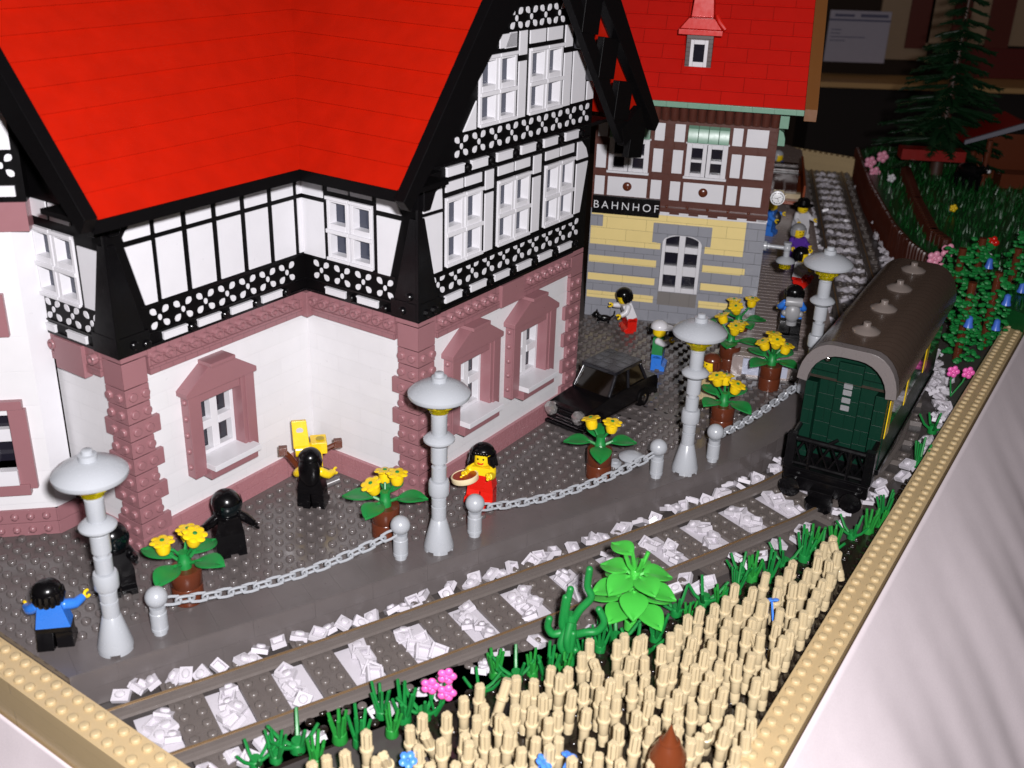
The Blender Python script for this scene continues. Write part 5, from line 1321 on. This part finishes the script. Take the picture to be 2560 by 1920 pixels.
def cloth(label, a, d, n, L, ztop, zbot, seed, flare):
    rnd = random.Random(seed); ph_ = [rnd.uniform(0, 6.28) for _ in range(6)]
    t = MB(); nu, nv = int(L*2), 40; vs = []; fs = []
    for i in range(nu+1):
        s = L*i/nu
        for j in range(nv+1):
            v = (j/nv)**1.5
            f = 0.5*math.sin(s*0.21+ph_[0]+0.5*math.sin(s*0.08+ph_[1])+v*2)+0.22*math.sin(s*0.5+ph_[2]-v*3)+0.07*math.sin(s*1.3+ph_[3]+v*6)
            o = 0.1+flare*v+min(1, v*14)*(0.25+0.18*math.sin(v*30+ph_[4]))+min(1, v*6)*f*1.2
            vs.append((a.x+d.x*s+n.x*o, a.y+d.y*s+n.y*o, ztop+(zbot-ztop)*v))
    for i in range(nu):
        for j in range(nv):
            k = i*(nv+1)+j; fs.append((k, k+1, k+nv+2, k+nv+1))
    t.add(vs, fs); o = t.build('tablecloth', CLOTH)
    sd = o.modifiers.new('solid', 'SOLIDIFY'); sd.thickness = 0.12
    return tag(o, label, 'tablecloth')
cloth('white cloth skirt hanging below the near left border wall', fa+fn*2.0, fd, fn, fl, -3.3, -60, 3, 14)
cloth('pale cloth skirt hanging outside the long right border wall', Vector((ra.x, ra.y))+rn*2.05, rd, rn, rl, ZW-0.25, -94, 5, 62)

# ------------------------------------------------------------------ field of tan stalks
m = MB(); 
inner_r = Vector((ra.x, ra.y))
fieldpoly = [at(600, 1945, -2), at(960, 1800, -2), at(1250, 1700, -2), at(1500, 1600, -2), at(1720, 1540, -2), at(1900, 1440, -2), at(2160, 1330, -2), at(2290, 1180, -2)]
fp = [(p.x, p.y) for p in fieldpoly]+[tuple(inner_r+rd*(rl*0.62)), tuple(inner_r)]+[tuple(inner_r+fd*-22)]
m.prism(fp, ZB-0.2, -2.0, 'z'); tag(m.build('field_soil', SOIL), kind='structure')
def inside(p, poly):
    c = False; j = len(poly)-1
    for i in range(len(poly)):
        xi, yi = poly[i]; xj, yj = poly[j]
        if (yi > p[1]) != (yj > p[1]) and p[0] < (xj-xi)*(p[1]-yi)/(yj-yi)+xi: c = not c
        j = i
    return c
m = MB()
for i in range(-20, 60):
    for j in range(-60, 30):
        p = inner_r+rd*(i+0.5)-rn*(j+0.5)
        if inside((p.x, p.y), fp): m.stud(p.x, p.y, -2.0, 8)
tag(m.build('field_studs', SOIL), kind='structure')
tips = [(640, 1935), (740, 1900), (880, 1850), (1000, 1800), (1160, 1725), (1350, 1665), (1500, 1600), (1650, 1565), (1780, 1495), (1900, 1425), (2085, 1335), (2150, 1345), (2030, 1560), (1930, 1730), (1850, 1905), (1800, 2050), (600, 2050)]
tp = [(p.x, p.y) for p in [at(u, v, 1.0) for u, v in tips]]
def stalk_mesh(L):
    m = MB(); pr_ = []
    for k in range(4):
        a = k*math.pi/2
        for da, r in ((-0.36, 0.315), (0.0, 0.325), (0.36, 0.315), (0.62, 0.27), (0.785, 0.225), (0.95, 0.27)): pr_.append((r*math.cos(a+da), r*math.sin(a+da)))
    m.prism(pr_, 1.55, 2.5, 'z')
    m.prism([(x*0.8, y*0.8) for x, y in pr_], 2.5, 2.58, 'z')
    m.lathe([(0.27, -0.3), (0.27, 0.0), (0.31, 0.02), (0.31, 0.42), (0.27, 0.5), (0.3, 0.55), (0.3, 1.3), (0.4, 1.35), (0.4, 1.52), (0.3, 1.57)], n=14)
    return m
st0 = stalk_mesh(0).build('stalk', TAN, bevel=0.03)
nst = 0; rnd = random.Random(21)
rows = []
for i in range(-30, 60):
    for j in range(-40, 40):
        p = inner_r+rd*(i*1.28+(0.64 if j % 2 else 0))-rn*(0.9+j*1.15)
        p = p+Vector((rnd.uniform(-0.22, 0.22), rnd.uniform(-0.22, 0.22)))
        if inside((p.x, p.y), tp) and rnd.random() < 0.95: rows.append(p)
rows = [p for p in rows if beyond(p) < -0.6]
print('rows', len(rows), min(p.x for p in rows), [round(c, 1) for q in tp[:3] for c in q])
rows.sort(key=lambda p: p.y)
for p in rows[:290]:
    o = st0 if nst == 0 else st0.copy()
    if nst: COL.objects.link(o)
    bend = rnd.random() < 0.04
    o.location = (p.x, p.y, -1.6+rnd.choice((0, 0, 0.0, 0.4))); o.scale = (0.93, 0.93, 1.0); o.rotation_euler = (rnd.uniform(-0.05, 0.05)+(0.35 if bend else 0), rnd.uniform(-0.05, 0.05), rnd.uniform(0, 6.28))
    tag(o, 'ridged tan stalk standing in the dark field', 'stalk', 'tan stalks in the field'); nst += 1
print('stalks', nst)
# pointed brown hood of a figure among the stalks
p = at(1668, 1905, 0.6); t = thing('toy_figure', 'toy figure with a pointed brown hood standing among the tan stalks', 'toy figure', (p.x, p.y, -2.0), R(-10))
m = MB(); m.mi = 1; m.lathe([(1.0, 0), (0.9, 1.6)], n=16); m.box(-0.95, 0.95, -0.55, 0.55, 0.3, 1.7); m.mi = 0; m.lathe([(0.62, 1.6), (0.66, 2.0), (0.66, 2.6), (0.5, 2.8)], n=18); m.mi = 2
for k in range(7): m.box(-0.4+0.12*k, -0.34+0.12*k, -0.7, -0.6, 2.15, 2.3+0.06*(k % 3))
m.build('body', [SKIN, RED, BLACK], t)
m = MB(); m.lathe([(0.7, 2.35), (1.12, 2.5), (1.2, 2.8), (1.1, 3.3), (0.75, 3.85), (0.4, 4.3), (0.2, 4.75), (0.03, 5.15)], n=26); m.lathe([(0.62, 4.02), (0.66, 4.08), (0.58, 4.13)], n=26); m.build('hood', plastic('hood_brown', (0.13, 0.03, 0.010), 0.2), t); t.scale = (0.84, 0.84, 0.98)

# ------------------------------------------------------------------ plants along the track
def tuft_mesh(seed, n=6, hmax=2.0, spread=0.9):
    r_ = random.Random(seed); m = MB()
    m.lathe([(0.38, 0), (0.42, 0.1), (0.36, 0.55), (0.3, 0.6), (0.3, 0.78)], n=12)
    for k in range(n):
        a = 2*math.pi*k/n+r_.uniform(-0.3, 0.3); L = r_.uniform(0.65, 1.0)*hmax; sp_ = r_.uniform(0.4, 1.0)*spread
        m.tube([(0.2*math.cos(a), 0.2*math.sin(a), 0.35), (0.6*sp_*math.cos(a), 0.6*sp_*math.sin(a), 0.35+L*0.35), (sp_*math.cos(a), sp_*math.sin(a), 0.35+L)], [0.12, 0.11, 0.09], 6)
    return m
tf = [tuft_mesh(1).build('grass_tuft', GREEN), tuft_mesh(5, 5, 1.5, 1.5).build('grass_tuft', GREEN), tuft_mesh(9, 6, 1.9, 0.8).build('grass_tuft', plastic('mid_green_plastic', (0.015, 0.22, 0.03), 0.42))]
used = [0, 0, 0]
TP = [(690, 1900), (745, 1875), (790, 1910), (640, 1915), (850, 1850), (900, 1860), (980, 1835), (1010, 1800), (1060, 1795), (955, 1790), (1200, 1735), (1240, 1690), (1290, 1700), (1330, 1690), (1370, 1700), (1410, 1695), (1500, 1625), (1590, 1640), (1640, 1600), (1690, 1535), (1720, 1560), (1760, 1510), (1800, 1520), (1840, 1480), (1880, 1450), (1920, 1450), (1960, 1415), (2010, 1400), (2050, 1390), (2085, 1365), (2130, 1345), (2170, 1330), (2210, 1290), (2200, 1320), (2295, 1165), (2330, 1080), (1460, 1650), (1540, 1610), (2030, 1370), (1850, 1440)]
for i, (u, v) in enumerate(TP):
    p = at(u, v, -2.0); k = (i*7+i//3) % 3
    o = tf[k] if not used[k] else tf[k].copy()
    if used[k]: COL.objects.link(o)
    used[k] += 1
    o.location = (p.x, p.y, -2.1); o.rotation_euler = (0, 0, i*1.7); s_ = 0.9+0.25*((i*37 % 10)/10); o.scale = (s_, s_, s_)
    tag(o, 'green bladed grass tuft between the track and the tan stalks', 'grass tuft', 'green grass tufts along the track')
p = at(1575, 1570, -2.0); t = thing('leafy_bush', 'bright green broad leaved bush between the track and the tan stalks', 'bush', (p.x, p.y, -2.0))
m = MB(); m.lathe([(0.4, 0), (0.4, 0.6), (0.32, 0.65), (0.32, 4.2), (0.25, 4.3)], n=12)
for k in range(4): a = k*1.6+0.3; m.tube([(0, 0, 4.0), (0.5*math.cos(a), 0.5*math.sin(a), 4.7), (0.75*math.cos(a), 0.75*math.sin(a), 5.4)], 0.13, 6)
m.build('stem', LIME, t)
for k in range(15):
    m = MB(); lvl = k//5; a = (k % 5)*1.257+0.55*lvl+0.3; L = [2.1, 2.15, 1.9][lvl]; b0 = [0.75, 0.7, 0.55][lvl]
    zb_ = [2.1, 3.1, 4.0][lvl]
    m.tube([(0, 0, zb_-0.25), (b0*math.cos(a), b0*math.sin(a), zb_)], 0.12, 6)
    leaf_mesh(m, (b0*0.9*math.cos(a), b0*0.9*math.sin(a), zb_), a, 0.12+0.16*(k % 2), L, 0.98, 0.42); m.build('leaf', LIME, t)
m = MB(); leaf_mesh(m, (-0.3, -0.2, 5.5), 2.4, 0.3, 1.7, 0.85, 0.35); m.tube([(0, 0, 4.2), (-0.3, -0.2, 5.55)], 0.12, 6); m.build('leaf', LIME, t)
p = at(1420, 1655, -2.0); bush = t; bush.scale = (1.03, 1.03, 1.05)
t = thing('tentacle_plant', 'dark green plant of curling tube arms beside the bright green bush', 'plant', (p.x, p.y, -2.0))
m = MB(); m.lathe([(0.5, 0), (0.55, 0.3), (0.42, 0.8), (0.38, 3.2), (0.3, 3.6)], n=14); m.build('trunk', GREEN, t)
X_ = Vector((1, 0, 0))
for pts in ([(0.1, 0, 3.0), (0.5, -0.1, 4.0), (1.1, -0.1, 4.9), (0.85, 0, 5.6), (0.9, 0, 6.8)], [(-0.1, 0, 2.8), (-0.35, -0.2, 3.6), (-0.3, -0.2, 4.5), (-0.15, -0.2, 5.5)], [(-0.1, 0, 2.5), (-0.5, -0.2, 2.9), (-0.45, -0.2, 4.3), (-0.4, -0.2, 4.9)], [(0.1, 0, 2.0), (0.9, -0.3, 2.5), (1.6, -0.4, 2.7), (1.95, -0.4, 3.4), (1.6, -0.3, 4.2)],
            [(-0.2, -0.1, 2.4), (-1.0, -0.3, 2.3), (-1.35, -0.3, 2.8), (-1.3, -0.3, 3.4)], [(0, -0.3, 3.2), (-0.2, -0.7, 2.2), (0.0, -0.7, 1.4), (0.15, -0.6, 2.6)], [(-0.2, -0.2, 2.8), (-0.55, -0.6, 1.8), (-0.3, -0.65, 1.2)], [(0.3, -0.3, 1.2), (0.6, -0.5, 0.8), (0.35, -0.6, 1.4)]):
    P_ = [Vector(q) for q in pts]; sm_ = []
    for i in range(len(P_)-1):
        for k in range(5):
            t_ = k/5; a, b, c, d = P_[max(0, i-1)], P_[i], P_[i+1], P_[min(len(P_)-1, i+2)]
            sm_.append(0.5*((2*b)+(c-a)*t_+(2*a-5*b+4*c-d)*t_*t_+(3*b-a-3*c+d)*t_**3))
    sm_.append(P_[-1]); m = MB(); m.tube(sm_, [0.26-0.05*i/len(sm_) for i in range(len(sm_))], 10); m.sphere(sm_[-1], 0.22, 10, 6); m.build('arm', GREEN, t)
def pink_flower(label, u, v, z, mat, s=1.0, n=3, off=((0, 0, 0), (0.9, 0.4, 0.4), (0.95, -0.5, 0))):
    p = at(u, v, z); t = thing('flower', label, 'flower', (p.x, p.y, -2.0 if z < 2 else z-1.5)); hz = z+2.0 if z < 2 else 1.5
    for k in range(n):
        o_ = Vector(off[k])*s+Vector((0, 0, hz))
        m = MB(); m.tube([(0.3, 0, 0), (o_.x*0.8, o_.y*0.8, hz*0.6), tuple(o_)], 0.08, 6); m.build('stem', GREEN, t)
        m = MB(); m.sphere(o_, 0.3*s, 10, 6)
        for j in range(5):
            a = j*1.257; q = o_+Vector((0.33*math.cos(a), -0.12, 0.33*math.sin(a)))*s; m.sphere(q, 0.25*s, 10, 6, (1, 0.7, 1))
        m.sphere(o_+Vector((0, -0.3*s, 0)), 0.14*s, 8, 5); m.build('bloom', mat, t)
pink_flower('bright pink flowers rising from the grass tufts by the tan stalks', 1076, 1712, 0.2, PINKF)
pink_flower('bright pink flowers in the grass beside the carriage', 2382, 928, 0.6, PINKF, 1.1, 2, ((0, 0, 0), (1.25, -0.1, 0)))
for i, (u, v) in enumerate([(1020, 1900), (1360, 1905), (1425, 1890), (1930, 1500)]):
    p = at(u, v, 0.5); t = MB()
    for k in range(5): a = k*1.257; t.sphere((0.28*math.cos(a), 0.28*math.sin(a), 0), 0.22, 8, 5, (1, 1, 0.5))
    t.tube([(0, 0, 0), (0.1, 0.1, -2.5)], 0.07, 6)
    o = t.build('blue_flower', plastic('flower_blue', (0.06, 0.22, 0.75), 0.35)); o.location = p; o.rotation_euler = (0.5, 0.2, i)
    tag(o, 'small blue flower showing between the tan stalks', 'flower', 'blue flowers among the stalks')
# ------------------------------------------------------------------ raised garden beyond the carriage (dim)
ZG = 1.6
bank = [at(*q, ZB) for q in [(2138, 434), (2150, 470), (2170, 530), (2200, 590), (2225, 640), (2265, 690)]]
bank = [Vector((p.x, p.y)) for p in bank][::-1]
ext = bank[0]-(bank[1]-bank[0]).normalized()*20+Vector((3, 0))
gl = [ext]+bank
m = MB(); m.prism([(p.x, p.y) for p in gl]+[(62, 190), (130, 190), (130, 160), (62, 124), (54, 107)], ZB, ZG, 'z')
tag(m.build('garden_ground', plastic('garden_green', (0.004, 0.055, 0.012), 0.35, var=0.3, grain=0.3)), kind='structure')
t = thing('retaining_wall', 'reddish brown log retaining wall between the far track and the garden', 'retaining wall', (0, 0, 0))
m = MB(); acc = 0
for a, b in zip(gl, gl[1:]):
    L = (b-a).length; d = (b-a).normalized(); n = Vector((-d.y, d.x)); s = 0.4
    while s < L:
        p = a+d*s+n*0.35; m.lathe([(0.42, ZB), (0.42, ZG+random.uniform(-0.4, 0.5)), (0.3, ZG+0.55)], (p.x, p.y, 0), 8); s += 0.85
m.build('logs', plastic('log_brown', (0.055, 0.012, 0.006), 0.35, var=0.3), t)
# grass blades
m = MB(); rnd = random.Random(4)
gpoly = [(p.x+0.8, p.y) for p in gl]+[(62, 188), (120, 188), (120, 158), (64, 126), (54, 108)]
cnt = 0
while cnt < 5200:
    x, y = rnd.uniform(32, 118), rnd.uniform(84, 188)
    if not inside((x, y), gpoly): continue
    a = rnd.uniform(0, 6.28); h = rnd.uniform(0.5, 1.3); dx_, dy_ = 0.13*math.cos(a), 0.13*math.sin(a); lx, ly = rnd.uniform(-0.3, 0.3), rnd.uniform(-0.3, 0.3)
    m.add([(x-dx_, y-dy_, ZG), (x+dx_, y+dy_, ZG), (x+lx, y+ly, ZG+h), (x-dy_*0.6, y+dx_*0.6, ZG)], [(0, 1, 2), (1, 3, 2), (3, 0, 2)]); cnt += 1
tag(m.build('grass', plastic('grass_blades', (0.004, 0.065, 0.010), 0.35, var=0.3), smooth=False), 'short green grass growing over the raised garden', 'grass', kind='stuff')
def at_g(u, v, z=ZG): return at(u, v, z)
pts = [at_g(2262, 440), at_g(2290, 520), at_g(2330, 600), at_g(2365, 625)]
t = thing('log_fence', 'reddish brown log edging running across the garden grass', 'fence', (0, 0, 0)); m = MB()
for a, b in zip(pts, pts[1:]):
    L = (b-a).length; d = (b-a).normalized(); s = 0
    while s < L: p = a+d*s; m.lathe([(0.75, 0), (0.75, 1.3), (0.5, 1.5)], (p.x, p.y, ZG), 8); s += 1.2
m.build('logs', MATS['log_brown'], t)
# pine tree
p = at_g(2285, 440); tree = thing('pine_tree', 'dark green pine tree standing in the dim garden at the right', 'tree', (p.x+4, p.y+2, ZG))
TH_ = 30.0
m = MB(); m.lathe([(1.1, 0), (0.9, 6), (0.5, 20), (0.15, TH_)], n=10); m.build('trunk', plastic('pine_bark', (0.05, 0.02, 0.012), 0.5), tree)
m = MB(); rnd = random.Random(9)
for lv in range(17):
    z = 3.6+lv*1.6; Lb = (10.0*(1-lv/17.5)+1.0)
    for k in range(13 if lv < 12 else 8):
        a = rnd.uniform(0, 6.28); L = Lb*rnd.uniform(0.75, 1.1); dr = Vector((math.cos(a), math.sin(a), -0.12)); sd = Vector((-math.sin(a), math.cos(a), 0))
        m.tube([(0, 0, z+0.6), tuple(dr*L*0.6+Vector((0, 0, z+0.3))), tuple(dr*L+Vector((0, 0, z-0.2)))], [0.22, 0.16, 0.05], 5)
        nb = int(L*2.6)
        for j in range(2, nb):
            t_ = j/nb; c = dr*(L*t_)+Vector((0, 0, z+0.35-0.4*t_)); w = (1.9*(1-t_)+0.5)*rnd.uniform(0.7, 1.1)
            for sg in (-1, 1):
                tip = c+sd*sg*w+dr*w*0.9+Vector((0, 0, rnd.uniform(-0.5, 0.25)))
                m.add([c-dr*0.22, c+dr*0.22, tip, c+Vector((0, 0, 0.22))], [(0, 1, 2), (1, 3, 2), (3, 0, 2)])
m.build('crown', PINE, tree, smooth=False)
# climbing vines on brown posts with blue bells
def vine(label, u0, v0, u1, v1, z0, seed):
    a = at(u0, v0, z0); r_ = random.Random(seed)
    # post height from the picture
    h = 8.5
    t = thing('climbing_vine', label, 'vine', (a.x, a.y, z0), 0, 'green vines on brown posts behind the carriage')
    m = MB(); m.lathe([(0.42, 0), (0.42, h)], n=10); m.build('post', BROWN, t)
    m = MB()
    for k in range(150):
        z = r_.uniform(0.2, h-0.3); an = r_.uniform(0, 6.28); rr = r_.uniform(0.5, 2.0)
        c = Vector((rr*math.cos(an), rr*math.sin(an), z)); m.sphere(c, r_.uniform(0.26, 0.42), 7, 4, (1, 1, 0.55), Matrix.Rotation(r_.uniform(-0.6, 0.6), 3, 'X'))
    m.build('leaves', GREEN, t)
    for k in range(1+seed % 2):
        z = r_.uniform(2.0, h-2); an = r_.uniform(-2.6, -0.5)
        m = MB(); m.lathe([(0.5, -0.7), (0.36, -0.3), (0.3, 0.3), (0.1, 0.45)], (1.9*math.cos(an), 1.9*math.sin(an), z), 12); m.build('bell_flower', MIDBLUE, t)
for i, (u, v) in enumerate([(2390, 900), (2455, 870), (2505, 800), (2420, 770), (2370, 800), (2540, 750)]):
    vine(['green vine on the brown post nearest the carriage roof', 'green vine on a brown post, second from the carriage', 'green vine on a brown post next to the right border wall', 'green vine on the brown post behind the blue bells', 'green vine on a brown post just behind the carriage end', 'green vine on the brown post farthest right by the border wall'][i], u, v, 0, 0, -2.3, 30+i)
pink_flower('pale pink blossoms at the garden edge above the carriage', 2335, 645, ZG+1.8, PALEPINK, 1.6, 3, ((0, 0, 0), (1.0, 0.3, 0.5), (0.4, -0.2, -0.8)))
pink_flower('pale pink blossoms by the far tan border wall', 2175, 405, ZG+1.8, PALEPINK, 1.7, 3, ((0, 0, 0), (1.1, 0.2, 0.5), (0.5, -0.2, -0.9)))
pink_flower('red flower in the garden grass behind the vines', 2455, 612, ZG+1.2, RED, 1.5, 2, ((0, 0, 0), (0.8, 0.1, 0.2), (0, 0, 0)))
pink_flower('white and yellow flower in the garden grass behind the vines', 2470, 645, ZG+1.2, WHITE, 1.1, 1, ((0, 0, 0),))
pink_flower('white flower with red top near the far border wall', 2228, 445, ZG+1.2, WHITE, 1.2, 1, ((0, 0, 0),))
pink_flower('small yellow flower in the middle of the garden grass', 2383, 520, ZG+0.9, YELLOW, 1.0, 1, ((0, 0, 0),))
# small shed at the right edge
p = at_g(2520, 470); t = thing('garden_shed', 'dark open shed with red roof and grey verge at the right edge', 'shed', (p.x, p.y, ZG), R(-6))
for x, y in ((-4, 0), (4.5, 0), (-4, 7), (4.5, 7)): m = MB(); m.lathe([(0.45, 0), (0.45, 7)], (x, y, 0), 8); m.build('post', BROWN, t)
m = MB(); m.box(-3.8, 4.3, 6, 6.5, 0, 7); m.build('back_wall', BROWN, t)
m = MB(); m.prism([(-8, 6.4), (0, 9.2), (8, 6.0), (8, 6.8), (0, 10.0), (-8, 7.0)], -1.2, -0.7, 'y'); m.build('verge', plastic('verge_grey', (0.15, 0.15, 0.18), 0.35), t)
m = MB(); m.prism([(-8, 6.5), (0, 9.3), (8, 6.1), (8, 6.7), (0, 9.9), (-8, 6.9)], -0.69, 9, 'y'); m.box(-16, -6.5, 2, 5, 3.0, 4.6); m.build('roof', plastic('dark_red_roof', (0.22, 0.006, 0.004), 0.35), t)
m = MB(); m.box(-1.5, 5, -0.5, 3, 0, 2.2); m.build('bench', BROWN, t, bevel=0.05)
p = at_g(2415, 470); t = thing('toy_animal', 'black toy animal with white patches standing in the garden', 'animal', (p.x, p.y, ZG), R(20))
m = MB(); m.mi = 0; m.sphere((0, 0, 2.6), 1.3, 14, 9, (0.85, 1.9, 0.95)); m.tube([(0, -1.9, 3.0), (0, -2.9, 3.5)], [0.7, 0.5], 10); m.sphere((0, -3.2, 3.5), 0.6, 12, 8, (0.8, 1.2, 0.85))
for x in (-0.7, 0.7):
    for y in (-1.6, 1.6): m.tube([(x, y, 2.2), (x, y+0.05, 1.1), (x, y, 0)], [0.42, 0.3, 0.28], 8)
    m.lathe([(0.16, 0), (0.02, 0.5)], (x*0.6, -3.0, 3.95), 6)
m.mi = 1; m.sphere((0.9, 0.4, 2.9), 0.5, 10, 6, (0.6, 1, 1)); m.sphere((0.1, -3.75, 3.4), 0.3, 8, 5); m.build('body', [BLACK, WHITE], t)

# ------------------------------------------------------------------ the hall behind
YW = 330.0
a, b, c = aty(1900, -60, YW), aty(2760, -60, YW), aty(1900, 330, YW)
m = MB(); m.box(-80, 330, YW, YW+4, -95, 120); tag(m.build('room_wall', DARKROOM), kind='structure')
def board(name, label, cat, us, vs_, mat, dep=1.2, y=YW):
    p, q = aty(us[0], vs_[0], y), aty(us[1], vs_[1], y)
    m = MB(); m.box(p.x, q.x, y-dep, y-0.02, q.z, p.z); return tag(m.build(name, mat, bevel=0.1), label, cat)
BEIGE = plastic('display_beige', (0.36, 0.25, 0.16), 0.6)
MAROON = plastic('maroon_frame', (0.12, 0.02, 0.012), 0.5)
t = board('notice', 'white printed notice leaning behind the station roof', 'notice', (2076, 2208), (24, 158), plastic('paper', (0.46, 0.43, 0.52), 0.7), 0.6, YW-6)
p, q = aty(2076, 24, YW-6), aty(2208, 158, YW-6)
m = MB(); W_2 = q.x-p.x; H_2 = p.z-q.z
m.box(p.x, q.x, YW-6.66, YW-6.61, p.z-H_2*0.20, p.z-H_2*0.165); m.box(p.x+W_2*0.08, p.x+W_2*0.4, YW-6.66, YW-6.61, p.z-H_2*0.12, p.z-H_2*0.07); m.box(p.x+W_2*0.5, p.x+W_2*0.95, YW-6.66, YW-6.61, p.z-H_2*0.12, p.z-H_2*0.06)
for k, (a_, b_) in enumerate([(0.05, 0.22), (0.05, 0.2), (0.05, 0.62), (0.05, 0.3)]): m.box(p.x+W_2*a_, p.x+W_2*b_, YW-6.66, YW-6.61, p.z-H_2*(0.37+0.07*k)-0.1, p.z-H_2*(0.37+0.07*k)+0.12)
m.build('printed_lines', plastic('print_ink', (0.12, 0.12, 0.2), 0.7), t)
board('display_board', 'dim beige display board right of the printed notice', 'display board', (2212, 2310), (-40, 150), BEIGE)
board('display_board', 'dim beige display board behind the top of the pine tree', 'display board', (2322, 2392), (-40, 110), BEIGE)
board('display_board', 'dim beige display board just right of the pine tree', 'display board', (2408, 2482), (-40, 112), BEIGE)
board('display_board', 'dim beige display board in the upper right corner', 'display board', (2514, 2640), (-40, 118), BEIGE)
for lab, us in (('maroon upright post left of the pine tree top', (2284, 2306)), ('maroon upright post right of the pine tree top', (2394, 2406)), ('maroon upright post near the upper right corner', (2486, 2512))):
    board('upright_post', lab, 'post', us, (-40, 120), MAROON, 2.0)
board('slatted_panel', 'maroon slatted panel low on the hall wall at the right', 'panel', (2405, 2640), (116, 200), plastic('maroon_slats', (0.13, 0.012, 0.010), 0.5, seam=(50, 1.6, 0.4)), 1.6)
t = thing('side_table', 'dark draped table with a tan top against the hall wall', 'table', (0, 0, 0))
p, q = aty(2030, 168, 318), aty(2640, 228, 318)
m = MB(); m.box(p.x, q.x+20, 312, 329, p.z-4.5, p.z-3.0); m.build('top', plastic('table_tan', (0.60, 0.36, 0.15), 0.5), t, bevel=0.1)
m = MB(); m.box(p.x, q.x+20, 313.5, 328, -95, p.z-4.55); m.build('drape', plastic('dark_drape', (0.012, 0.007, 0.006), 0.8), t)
